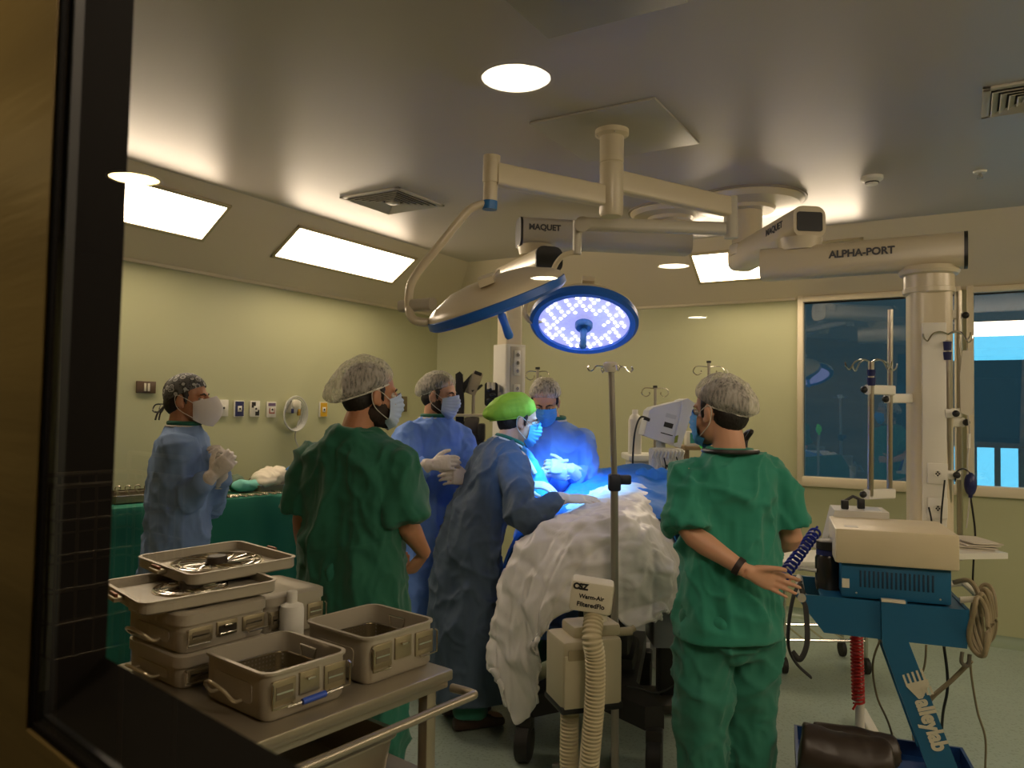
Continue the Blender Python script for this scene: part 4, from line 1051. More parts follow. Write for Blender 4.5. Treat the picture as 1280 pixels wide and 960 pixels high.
# gathered blue end of the drape below the monitor
tf = MB(); c0 = BED(812, 596, 1.0)
for k in range(7):
    a = -.5 + k * .2; tf.tube(smoothpath([c0 + V((-.1 + .03 * k, 0, -.14)), c0 + V((-.06 + .022 * k, .0, -.02)), c0 + V((-.06 + .028 * k, .01 * (k % 3), .04 + .012 * (k % 2)))], 4), [.04, .04, .038, .036, .034, .03, .027, .022, .012], 10)
o = link('drape_bundle', remesh(tf, .008, 3, lambda q: .008 * folds(q, (18, 18, 12), 51)), BDR); o.matrix_world = BED.M; tag(o, 'gathered tuft of blue drape at the far end below the white monitor', 'drape')
# green sheet hanging on the right side
def gsheet(u, v):
    s_ = v; x = .33 + .13 * min(1, s_ * 3); z = 1.12 - .55 * max(0, s_ - .12) / .88
    y = .25 + 1.15 * u
    return V((x + .02 * sin(u * 26) * s_ + .03 * s_, y, z))
o = MB().grid(gsheet, 60, 24).build('green_sheet', mat('green_sheet_cotton', '#17573f', .85, var=.1, bump=.1, bscale=300), None, 180); o.matrix_world = BED.M
tag(o, 'dark green cotton sheet hanging down the right side of the operating table', 'sheet'); md = o.modifiers.new('s', 'SOLIDIFY'); md.thickness = .005
# raised limb wrapped in blue with white ties
WL = thing('wrapped_limb', 'raised limb wrapped in bright blue drape with white ties, beside the lime cap', 'wrapped limb', P(676, 640, 4.22))
I_ = Matrix.Translation(P(676, 640, 4.22)).inverted(); L_ = lambda px, py, d: I_ @ P(px - 9, py, d)
t = MB(); t.tube(smoothpath([L_(690, 645, 4.2), L_(682, 615, 4.22), L_(672, 592, 4.22), L_(662, 574, 4.2), L_(655, 562, 4.18)], 4), [.09, .088, .085, .08, .077, .074, .072, .07, .068, .066, .064, .06, .058, .056, .054, .05, .03][:17], 16)
link('wrapping', remesh(t, .007, 3, lambda q: .010 * folds(q, (16, 16, 9), 61)), mat('bright_blue_wrap', '#3fa2ec', .6), WL)
t = MB(); t.tube(smoothpath([L_(640, 572, 4.1), L_(650, 566, 4.1), L_(660, 566, 4.12), L_(670, 578, 4.14), L_(678, 592, 4.14)], 4), .013, 8); t.build('white_band', LATEX, WL)
for a, c in (((650, 566), (643, 553)), ((655, 565), (660, 551))):
    t = MB(); t.tube([L_(*a, 4.1), L_((a[0] + c[0]) / 2, (a[1] + c[1]) / 2, 4.09), L_(*c, 4.08)], [.012, .013, .015], 8, flat=.4); t.build('white_tie', LATEX, WL)

# ------------------------------------------------------------------ foreground infusion pole with the warm-air unit and hose
POLEM = mat('pole_steel', '#a39d92', .35, .6)
IV = At('infusion_pole', 'tall steel infusion pole standing in front of the white blanket', 'infusion pole', 770, 3.2)
b = MB(); b.cyl(IV(764, 462), IV(768, 600), .0125); b.build('upper_pole', POLEM, IV.o)
b = MB(); b.cyl(IV(768, 596), V((.01, 0, .1)), .016); b.build('lower_pole', POLEM, IV.o)
b = MB(); p = IV(768, 603); b.box((p.x, p.y, p.z), (.05, .05, .07), bevel=.008); b.box((p.x + .045, p.y, p.z + .012), (.05, .03, .04), bevel=.008); b.build('clamp', mat('dark_blue_clamp', '#23283a', .5), IV.o)
b = MB(); p = IV(763, 459); b.lathe([(.0, -.02), (.022, -.02), (.03, 0), (.03, .016), (.02, .022), (0, .022)][::1], 20, Matrix.Translation(p)); b.build('head', CREAM, IV.o)
for a in range(4):
    q = p; an = a * pi / 2 + .25; dr = V((cos(an), sin(an), 0)); b = MB()
    b.tube(smoothpath([q + dr * .02, q + dr * .06 + V((0, 0, .004)), q + dr * .075 - V((0, 0, .012)), q + dr * .09 - V((0, 0, .018)), q + dr * .1 - V((0, 0, .006)), q + dr * .095 + V((0, 0, .004))], 4), .0032, 7); b.build('hook', CHROME, IV.o)
for a in range(5):
    an = a * 2 * pi / 5 + .2; dr = V((cos(an), sin(an), 0)); b = MB()
    beam(b, V((.01, 0, .1)) + dr * .02, V((.01, 0, .075)) + dr * .27, .03, .025, .006); lg = b.build('leg', POLEM, IV.o)
    b = MB(); b.M = Matrix.Translation(V((.01, 0, 0)) + dr * .27); b.tube([(-.012, 0, .03), (.012, 0, .03)], .03, 16); b.build('castor', DARK, lg)
WU = At('warm_air_unit', 'cream warm-air blower hung at the pole, its ribbed hose plugged into the blanket', 'warming unit', 735, 3.04, YAW + .3)
UM = mat('cream_case', '#b9b094', .45, var=.03); UM2 = mat('cream_case_dark', '#a09678', .5)
z0, z1 = 1.6 - (878 - 512) * 3.04 / 960, 1.6 - (792 - 512) * 3.04 / 960
MB().box((.0, .02, (z0 + z1) / 2), (.25, .2, z1 - z0), bevel=.02).build('case', UM, WU.o)
b = MB(); b.box((0, .02, z0 + .012), (.256, .206, .03), bevel=.01); b.build('dark_skirt', BLACK, WU.o)
b = MB(); b.box((-.07, -.082, z0 + .12), (.1, .012, .2), bevel=.01); fp = b.build('front_panel', mat('panel_cream', '#c2b99c', .45), WU.o)
b = MB(); b.prism(rrect(.085, .04, .006), 0, .003, Matrix.Translation((-.065, -.088, z1 - .05)) @ Matrix.Rotation(pi / 2, 4, 'X')); b.build('label_outline', UM2, fp)
for k in range(6):
    b = MB(); b.box((.126, .03, z0 + .07 + k * .03), (.004, .1, .012), bevel=.001); b.build('vent_slot', UM2, WU.o)
b = MB(); b.box((.03, .02, z1 + .02), (.2, .14, .05), bevel=.015); b.build('top_cap', UM, WU.o)
b = MB(); p = WU(786, 789); b.cyl(p + V((-.06, 0, 0)), p + V((.01, 0, 0)), .017); b.cyl(p + V((0, 0, .0)), p + V((.025, 0, .012)), .013); b.build('pole_clamp', UM2, WU.o)
# hose: nozzle box with its label, then the ribbed pipe
p0 = WU(737, 745, -.1); p1 = WU(742, 960, .0)
nz = MB(); NZ = Matrix.Translation(p0 + V((0, -.02, .01))) @ Matrix.Rotation(-.3 - .12, 4, 'Z') @ Matrix.Rotation(.12, 4, 'Y')
nz.M = NZ; nz.box((0, 0, 0), (.16, .11, .115), bevel=.012); no_ = nz.build('hose_nozzle', mat('white_card', '#d5cdb6', .55), WU.o)
for tx, sz, dx, dz in (('CSZ', .03, -.045, .036), ('Warm-Air', .022, .0, .002), ('FilteredFlo', .024, .0, -.028)):
    lettering(tx, sz, NZ @ Matrix.Translation((dx, -.0562, dz)) @ Matrix.Rotation(pi / 2, 4, 'X'), INK, no_, bold=.0006 if tx != 'CSZ' else .002)
path = smoothpath([p0 + V((.01, -.03, -.05)), WU(740, 795, -.2), WU(744, 825, -.2), WU(743, 880, -.2), WU(737, 950, -.19), WU(735, 990, -.15), V((.0, -.12, .06)), V((-.05, -.02, .05)), V((-.055, .02, .2)), V((-.05, .03, z0 + .02))], 30)
L0 = 0; rr = []; prev = path[0]
for p in path:
    L0 += (p - prev).length; prev = p; rr.append(.036 + .0035 * cos(2 * pi * L0 / .0145))
dense = []; 
acc = [0]
for a, c in zip(path, path[1:]): acc.append(acc[-1] + (c - a).length)
N_ = int(acc[-1] / .0036); j = 0
for i in range(N_ + 1):
    t = acc[-1] * i / N_
    while j < len(acc) - 2 and acc[j + 1] < t: j += 1
    dense.append(path[j].lerp(path[j + 1], (t - acc[j]) / max(1e-9, acc[j + 1] - acc[j])))
hz = MB(); hz.tube(dense, [.035 + (.0035 if (i // 2) % 2 else -.0015) for i in range(len(dense))], 16); hz.build('ribbed_hose', mat('cream_hose', '#bfb392', .5), WU.o)
cf = MB(); cf.tube([p0 + V((.008, -.025, -.03)), p0 + V((.012, -.04, -.09))], [.045, .043], 20); cf.build('hose_cuff', mat('white_card', '#d5cdb6'), WU.o)
# ------------------------------------------------------------------ electrosurgery cart and its stack
BLUEP = mat('petrol_blue_enamel', '#1c5f86', .4, var=.04, bump=.04, bscale=300); BLUEB = mat('deep_blue_enamel', '#10386f', .4)
VC = At('electrosurgery_cart', 'petrol-blue electrosurgery cart with slanted lettered leg at the right edge', 'equipment cart', 1105, 2.95, YAW - .33)
vo = VC.o
def onface(px, py, y=0.0):              # spot on the cart's front side plane
    a, c = VC.I @ CAM, VC.I @ P(px, py, 3.0); k = (y - a.y) / (c.y - a.y); p = a + (c - a) * k; return p
def facepoly(pts, y0, y1, m, name, par):
    b = MB(); b.loft([[V((p.x, y0, p.z)) for p in pts], [V((p.x, y1, p.z)) for p in pts]]); return b.build(name, m, par, 30)
fp = [onface(*p) for p in ((992, 742), (1212, 763), (1209, 811), (1101, 799), (1030, 791))]
facepoly(fp, 0, .012, BLUEP, 'side_panel', vo); facepoly(fp, .36, .372, BLUEP, 'side_panel', vo)
zt = (fp[0].z + fp[1].z) / 2; xl, xr = fp[0].x, fp[1].x
b = MB(); b.box(((xl + .1 + xr) / 2, .186, zt - .012), (xr - xl - .1, .36, .014)); b.build('tray_top', BLUEP, vo)
b = MB(); b.box((xr - .006, .186, zt - .065), (.012, .36, .13)); b.build('end_panel', BLUEP, vo)
b = MB(); b.cyl((xl + .03, -.01, zt - .01), (xl + .03, .38, zt - .01), .016); b.build('front_handle', ENAMG, vo)
b = MB(); b.tube([(xr - .02, .33, zt + .02), (xr + .05, .33, zt + .03), (xr + .05, .06, zt + .03), (xr - .02, .06, zt + .02)], .012, 10); b.build('rear_handle', CREAM, vo)
lp_ = [onface(*p, -.02) for p in ((1101, 750), (1134, 752), (1135, 800), (1203, 975), (1168, 985), (1103, 806))]
lg = facepoly(lp_, -.022, .03, BLUEP, 'slanted_leg', vo)
lp2 = [V((p.x, 0, p.z)) for p in lp_]; facepoly(lp2, .345, .395, BLUEP, 'slanted_leg', vo)
cpq = [onface(*p, -.024) for p in ((1102, 749), (1132, 752), (1132, 755), (1102, 752))]; facepoly(cpq, -.026, .0, CREAM, 'cap_strip', lg)
# lettering down the leg
LOGO = mat('cream_print', '#cfc8b0', .5)
t0, t1 = onface(1139, 838, -.0235), onface(1176, 938, -.0235)
dn = (t1 - t0).normalized(); acr = V((0, -1, 0)).cross(dn); L_ = (t1 - t0).length
upv = -acr if (-acr).x > 0 else acr
M = Matrix((dn, upv, dn.cross(upv))).transposed().to_4x4()
if M.to_3x3()[1][2] > 0: M = Matrix((dn, -upv, dn.cross(-upv))).transposed().to_4x4()
ux = M.to_3x3() @ V((0, 1, 0))
M.translation = t0.lerp(t1, .685) - V((0, .0006, 0))
lt = lettering('alleylab', .078, M, LOGO, lg, bold=.0035); lw = max(v.co.dot(dn) for v in lt.data.vertices) - min(v.co.dot(dn) for v in lt.data.vertices)
sc_ = L_ * .64 / lw; cM = M @ Matrix.Diagonal((sc_, 1, 1, 1)) @ M.inverted(); lt.data.transform(cM)
b = MB(); F = M.copy(); F.translation = t0 - V((0, .0006, 0)); b.M = F
for k in range(5): b.box((.022 + .002 * k, .034 - .0165 * k, 0), (.04, .0075, .0016))
b.prism([(.042, .044), (.062, .042), (.105, .004), (.105, -.01), (.052, -.036), (.044, -.03)], -.0008, .0008)
for k in range(3): b.box((.082, .042 - .016 * k, 0), (.03, .0075, .0016))
b.build('logo', LOGO, lg)
bt = [onface(*p, .4) for p in ((1003, 909), (1228, 909), (1250, 1010), (1000, 1010))]; bt[0].x = onface(1003, 950, -.04).x; bt[1].x = onface(1240, 950, -.04).x
zt2, zb2 = bt[0].z, .13
xa, xb = bt[0].x - .02, bt[1].x
b = MB()
o4 = [(xa, -.04), (xb, -.04), (xb, .42), (xa, .42)]; i4 = [(xa + .012, -.028), (xb - .012, -.028), (xb - .012, .408), (xa + .012, .408)]
b.loft([[V((x, y, zb2)) for x, y in o4], [V((x, y, zt2)) for x, y in o4], [V((x, y, zt2)) for x, y in i4], [V((x, y, zb2 + .02)) for x, y in i4]]); b.build('base_bin', BLUEB, vo, 30)
for x in (xa + .06, xb - .06):
    for y in (.02, .36):
        w_ = MB(); w_.M = Matrix.Translation((x, y, 0)); w_.tube([(-.016, 0, .05), (.016, 0, .05)], .05, 20); w_.box((0, 0, .11), (.05, .05, .05), bevel=.008); w_.build('castor', DARK, vo)
# generator
def unit_on(px0, px1, py0, py1, y, dep, name, label, cat, m):
    p0, p1 = onface(px0, py1, y), onface(px1, py0, y); p1.z = p0.z + abs(onface(px0, py0, y).z - p0.z)
    c = VC.M @ V(((p0.x + p1.x) / 2, y + dep / 2, p0.z)); t = thing(name, label, cat, c, YAW - .33)
    return t, p1.x - p0.x, p1.z - p0.z, p0.z
GN = thing('electrosurgical_generator', 'petrol-blue electrosurgical generator with vertical vent slots on the blue cart', 'generator', VC.M @ V(((onface(1052, 740, .02).x + onface(1190, 740, .02).x) / 2, .19, zt)), YAW - .33)
gw = onface(1190, 740, .02).x - onface(1052, 740, .02).x; gh = onface(1100, 707, .02).z - zt
MB().box((0, 0, gh / 2 + .002), (gw, .33, gh), bevel=.006).build('case', BLUEP, GN)
for k in range(17):
    b = MB(); b.box((-gw * .32 + k * gw * .041, -.1655, gh * .58), (.0075, .003, gh * .48), bevel=.001); b.build('vent_slot', mat('slot_dark_blue', '#0d3049', .6), GN)
b = MB(); b.box((-gw * .46, -.166, gh * .42), (.026, .004, .035)); b.build('rating_plate', CREAM, GN)
for x in (-.36, .4): MB().ell((gw * x, -.166, gh * .16), (.004, .002, .004)).build('screw', STEEL, GN)
CB = thing('cream_monitor_unit', 'plain cream instrument case lying on top of the blue generator', 'instrument case', VC.M @ V(((onface(1045, 715, .0).x + onface(1200, 715, .0).x) / 2, .19, zt + gh + .002)), YAW - .33)
cw = onface(1200, 715, .0).x - onface(1045, 715, .0).x; chh = onface(1100, 664, 0.0).z - (zt + gh)
MB().box((0, 0, chh / 2), (cw, .38, chh), bevel=.008).build('case', mat('cream_case_paint', '#cdbf9f', .45), CB)
b = MB(); b.box((-cw * .485, -.0, chh / 2), (.02, .37, chh * .96), bevel=.004); b.build('front_bezel', CREAM, CB)
b = MB(); b.box((-cw * .36, -.12, chh + .0005), (.05, .05, .001)); b.build('paper_sticker', mat('grey_sticker', '#b8b2a2', .6), CB)
# dark jar with a black lid at the cart's front
SJ = thing('suction_jar', 'dark suction jar with black lid and blue band left of the generator', 'suction jar', VC.M @ V((onface(1037, 742, .16).x, .2, zt - .012)), YAW - .33)
jz = .0; b = MB(); b.lathe([(.0, 0), (.05, 0), (.054, .02), (.054, .13), (.045, .15), (0, .15)]); b.build('jar', mat('smoked_plastic', '#2b2925', .2), SJ)
b = MB(); b.lathe([(.05, .145), (.05, .165), (.03, .17)]); b.build('blue_band', NAVY, SJ)
b = MB(); b.lathe([(.0, .165), (.05, .168), (.05, .2), (.035, .208), (0, .208)]); b.build('lid', BLACK, SJ)
b = MB(); b.cyl((-.05, -.03, .08), (-.11, -.03, .085), .008); b.ell((-.115, -.03, .085), (.012, .012, .012)); b.build('spout', WHITE, SJ)
# tan cable coil over the rear handle
CAB = mat('tan_cable', '#8d7f62', .55)
cc_ = VC.M @ V((xr + .045, .1, zt - .05)); CO = thing('cable_coil', 'thick tan cable coiled over the rear handle of the blue cart', 'cable', cc_, YAW - .33)
for k in range(5):
    pts = []
    for i in range(40):
        a = 2 * pi * i / 40; pts.append(V((-.02 + .018 * k + .028 * cos(a) + .004 * sin(3 * a + k), -.12 + .05 * k + .05 * sin(a * 2 + k) * .4, -.005 + (.105 + .008 * (k % 3)) * sin(a))))
    b = MB(); b.tube(pts, .0085, 8, closed=True); b.build('loop', CAB, CO)
b = MB(); I2 = (Matrix.Translation(cc_) @ Matrix.Rotation(YAW - .33, 4, 'Z')).inverted()
cp_ = lambda px, py, d: I2 @ P(px, py, d)
b.tube(smoothpath([cp_(1214, 826, 2.85), cp_(1190, 850, 2.9), cp_(1165, 872, 2.95), cp_(1150, 895, 3.0)], 6), .009, 8); b.build('tail', CAB, CO)
b = MB(); b.tube(smoothpath([cp_(1192, 728, 2.95), cp_(1212, 726, 2.9), cp_(1224, 745, 2.86), cp_(1228, 770, 2.86)], 6), .009, 8); b.build('lead', CAB, CO)
b = MB(); b.tube(smoothpath([cp_(1203, 815, 2.82), cp_(1202, 828, 2.82), cp_(1210, 832, 2.82), cp_(1212, 818, 2.82)], 6), .007, 8); b.build('plug', mat('grey_plug', '#5d574c', .5), CO)
# leads hanging behind the cart
for i, (lab, pts, m) in enumerate((('thin tan lead hanging left of the slanted leg', [(1100, 800, 3.2), (1091, 830, 3.22), (1096, 870, 3.25), (1112, 908, 3.3), (1130, 945, 3.34)], CAB),
        ('thin tan lead curving between the slanted leg and the wall', [(1158, 806, 3.25), (1155, 835, 3.25), (1143, 860, 3.28), (1140, 900, 3.3), (1148, 950, 3.4)], CAB),
        ('black power lead hanging under the middle of the blue cart', [(1180, 808, 3.2), (1184, 840, 3.2), (1184, 865, 3.22), (1178, 900, 3.3), (1178, 945, 3.4)], BLACK),
        ('thin tan lead hanging at the far right below the cable coil', [(1213, 830, 3.1), (1215, 850, 3.1), (1222, 890, 3.15), (1232, 925, 3.2), (1233, 975, 3.3)], CAB))):
    pw = [P(*p) for p in pts]; pw[-1].z = .012; pw.append(pw[-1] + V((.06, -.05, 0)))
    t = MB(); t.tube(smoothpath(pw, 7), .0045 if m is not BLACK else .006, 7); tag(t.build('hanging_lead', m), lab, 'cable')
# black straps over the front handle
ST = MB(); ST.tube(smoothpath([P(1000, 728, 2.98), P(992, 745, 2.95), P(986, 780, 2.95), P(986, 810, 2.95), P(996, 830, 2.95), P(1013, 846, 2.95)], 7), .018, 8, flat=.3)
ST.tube(smoothpath([P(1000, 730, 3.05), P(1006, 752, 3.02), P(1009, 785, 2.99), P(1008, 808, 2.97), P(1000, 824, 2.96), P(990, 815, 2.96)], 7), .012, 8, flat=.35)
tag(ST.build('cuff_strap', mat('black_strap', '#20201f', .7)), 'black tourniquet cuff strap hanging over the front handle of the blue cart', 'strap')
# folded brown pads lying in the base bin
LEATH = mat('dark_brown_vinyl', '#2b2018', .42, var=.1, bump=.08, bscale=30)
for k, (pts, r, lab) in enumerate((([(1000, 925, 2.72), (1050, 938, 2.68), (1110, 948, 2.66)], .085, 'dark brown rolled vinyl pad in front in the base bin of the blue cart'),
                                    ([(1018, 916, 2.86), (1065, 922, 2.84), (1118, 932, 2.84)], .06, 'dark brown rolled vinyl pad behind the larger one in the base bin'))):
    pw = [P(*p) for p in pts]
    for p in pw: p.z -= .02
    b = MB(); b.tube(smoothpath(pw, 6), r, 20, flat=.8)
    tag(link('vinyl_pad', remesh(b, .009, 3, lambda q: .006 * folds(q, (9, 9, 9), 71 + k)), LEATH), lab, 'pad')

# ------------------------------------------------------------------ shelf of the supply column, tourniquet box, papers
cw_ = PA.matrix_world if False else Matrix.Translation(PA.location)
sh = MB(); p0, p1 = S2(1040, 690, 3.42), S2(1224, 690, 3.52); zz = S2(1120, 688, 3.45).z
M = frame((p0 + p1) / 2, p1 - p0); sh.box((0, 0, 0), (1, 1, 1), M=Matrix.Translation(V(((p0.x + p1.x) / 2, (p0.y + p1.y) / 2, zz))) @ Matrix.Rotation(math.atan2(p1.y - p0.y, p1.x - p0.x), 4, 'Z') @ Matrix.Diagonal(((p1 - p0).length, .34, .025, 1)))
sho = sh.build('shelf', WHITE, PA)
zs = zz + ZC + .0125
TQ = At('tourniquet_box', 'white tourniquet control box with black handle on the shelf behind the cream case', 'control box', 1070, 3.4, YAW - .3, z=zs)
ww = .235; hh = 1.6 - (634 - 513) * 3.4 / 960 - zs
b = MB(); b.loft([[V(p) for p in ((-ww / 2 - .02, -.11, 0), (ww / 2, -.11, 0), (ww / 2, .11, 0), (-ww / 2 - .02, .11, 0))], [V(p) for p in ((-ww / 2 + .02, -.1, hh), (ww / 2, -.1, hh), (ww / 2, .1, hh), (-ww / 2 + .02, .1, hh))]]); b.build('case', mat('grey_white_case', '#c9c6bd', .4), TQ.o, 30)
b = MB(); b.box((-.05, -.04, hh + .02), (.03, .03, .04), bevel=.005); b.box((.02, -.0, hh + .022), (.03, .03, .045), bevel=.005); b.tube([(-.05, -.04, hh + .035), (-.015, -.02, hh + .055), (.02, 0, hh + .04)], .007, 8); b.build('carry_handle', BLACK, TQ.o)
b = MB(); b.box((.06, .0, hh + .001), (.07, .12, .002)); b.build('display_strip', mat('pale_display', '#dfe6ee', .2), TQ.o)
b = MB(); b.box((ww / 2 + .002, -.05, hh * .55), (.004, .05, .05)); b.build('side_panel', CREAM, TQ.o)
b = MB(); b.box((ww / 2 + .004, .05, hh * .7), (.006, .05, .04)); b.build('yellow_label', mat('yellow_label', '#d8a800', .5), TQ.o)
for z in (.05, .07): MB().ell((-ww / 2 + .012, -.108, z), (.004, .003, .004)).build('button', DARK, TQ.o)
b = MB(); b.tube(smoothpath([(ww / 2, .0, hh * .75), (ww / 2 + .05, -.01, hh * .74), (ww / 2 + .1, .0, hh * .6), (ww / 2 + .12, .02, .02)], 6), .007, 8); b.build('power_lead', BLACK, TQ.o)
cb = MB(); cb.tube(smoothpath([P(1022, 658, 3.36)] + helix(P(1020, 664, 3.34), P(976, 724, 3.02), .021, 13, 12) + [P(972, 732, 3.0)], 2), .0055, 7)
tag(cb.build('coiled_hose', mat('blue_hose', '#1d2f9a', .3)), 'blue coiled air hose stretched from the tourniquet box down to the left', 'hose')
pp = At('paper_stack', 'stack of loose papers on the right end of the pendant shelf', 'papers', 1212, 3.52, YAW - .2, z=zs)
for k in range(4):
    b = MB(); b.box((.0 + .006 * k, .0, .004 + .009 * k), (.16 - .01 * k, .22, .005), rot=(0, .03 * (k % 2), .12 * k - .2)); b.build('sheet', mat('paper', '#cfc6b4', .8), pp.o)
# rolling table by the wall
RT = At('rolling_table', 'low white-topped chrome rolling table against the back wall behind the blue cart', 'rolling table', 1018, 4.9, YAW)
MB().box((0, 0, .66), (.55, .4, .05), bevel=.02).build('table_top', WHITE, RT.o)
for s_ in (-1, 1):
    for t_ in (-1, 1):
        b = MB(); b.tube([(s_ * .25, t_ * .17, .64), (s_ * .25, t_ * .17, .1)], .012, 10); lg_ = b.build('leg', CHROME, RT.o)
        b = MB(); b.M = Matrix.Translation((s_ * .25, t_ * .17, 0)); b.tube([(-.012, 0, .05), (.012, 0, .05)], .05, 18); b.build('castor', DARK, lg_)
b = MB()
for t_ in (-1, 1): b.tube([(-.25, t_ * .17, .2), (.25, t_ * .17, .2)], .01, 8)
for k in range(5): b.tube([(-.25 + .125 * k, -.17, .2), (-.25 + .125 * k, .17, .2)], .006, 6)
b.build('wire_shelf', CHROME, RT.o)
# white stand with the red coil
WS = At('white_stand', 'white floor stand with a red coiled cord behind the slanted leg', 'stand', 1075, 3.75)
b = MB(); b.cyl((0, 0, .03), WS(1072, 700), .021); b.build('pole', WHITE, WS.o)
b = MB(); beam(b, V((-.3, -.02, .05)), V((.1, -.1, .05)), .05, .05, .01); b.build('foot', WHITE, WS.o)
b = MB(); beam(b, V((.02, -.16, .05)), V((.12, .25, .05)), .05, .05, .01); b.build('foot', WHITE, WS.o)
for x, y in ((-.28, -.02), (.04, -.14), (.11, .22)):
    b = MB(); b.lathe([(.0, 0), (.03, 0), (.03, .025), (0, .025)], 14, Matrix.Translation((x, y, 0))); b.build('glide', DARK, WS.o)
RC = MB(); RC.tube([WS.w(p) for p in helix(P(1070, 780, 3.68), P(1073, 878, 3.68), .026, 22, 12)] + [WS.w(P(1070, 880, 3.66)), WS.w(P(1066, 887, 3.66))], .0055, 6)
RC.build('coiled_cord', mat('red_cord', '#b5231d', .4), WS.o)['label'] = 'red coiled cord'
# stethoscope round the neck of the person on the right
T_, h_ = iF['T'], iF['h']; k_ = iF['k']; s3 = (iF['W2L']).inverted()
r_ = [s3 @ T_(p) for p in sring((0, -.012, 1.482 * k_), .094, .09, 28)]
sm = MB(); sm.tube(r_[3:14] + r_[14:26], .0085, 8); ss = s3 @ T_(V((.085, .075, 1.482 * k_)))
sm.tube(smoothpath([r_[2], s3 @ T_(V((.1, .05, 1.52 * k_))), s3 @ T_(V((.105, .02, 1.555 * k_))), s3 @ T_(V((.102, .07, 1.53 * k_))), s3 @ T_(V((.09, .12, 1.4 * k_)))], 6), .009, 8)
tag(sm.build('stethoscope', mat('dark_tube', '#26211f', .45)), 'dark stethoscope lying round the neck of the person at the right', 'stethoscope')
# ------------------------------------------------------------------ steel cart with sterilisation containers (near left)
CRZ = -.145
SS = mat('cart_steel', '#a59c8a', .32, .7, var=.08, bump=.03, bscale=200)
CT = thing('steel_cart', 'stainless steel instrument cart with a side handle rail, near left foreground', 'cart', (-1.212, 1.755, 0), CRZ)
MB().box((-.36, -.56, .865), (.72, 1.12, .03), bevel=.006).build('table_top', SS, CT)
b = MB(); b.box((-.36, -.56, .845), (.7, 1.1, .03), bevel=.004); b.build('apron', SS, CT)
b = MB(); b.tube(smoothpath([(-.02, .015, .82), (.05, .02, .82), (.062, .0, .82), (.062, -.1, .82), (.062, -1.0, .82), (.05, -1.12, .82), (-.02, -1.12, .82)], 6), .012, 12); b.build('handle_rail', SS, CT)
for x in (-.68, -.04):
    for y in (-1.07, -.06):
        b = MB(); b.box((x, y, .47), (.035, .035, .76), bevel=.004); lg = b.build('leg', SS, CT)
        b = MB(); b.M = Matrix.Translation((x, y, 0)); b.tube([(-.012, 0, .045), (.012, 0, .045)], .045, 18); b.box((0, 0, .09), (.04, .05, .03), bevel=.005); b.build('castor', DARK, lg)
b = MB(); b.box((-.36, -.56, .59), (.68, 1.06, .02), bevel=.004); b.build('lower_shelf', SS, CT)
CM_ = Matrix.Translation((-1.212, 1.755, 0)) @ Matrix.Rotation(CRZ, 4, 'Z'); CI = CM_.inverted()
def rim_loft(b, W, L_, prof, r=.03):
    """prof: (offset outwards, z) pairs round a rounded rectangle W x L_"""
    b.loft([[V((x, y, z)) for x, y in rrect(W + 2 * o, L_ + 2 * o, max(.006, r + o), 5)] for o, z in prof]); return b
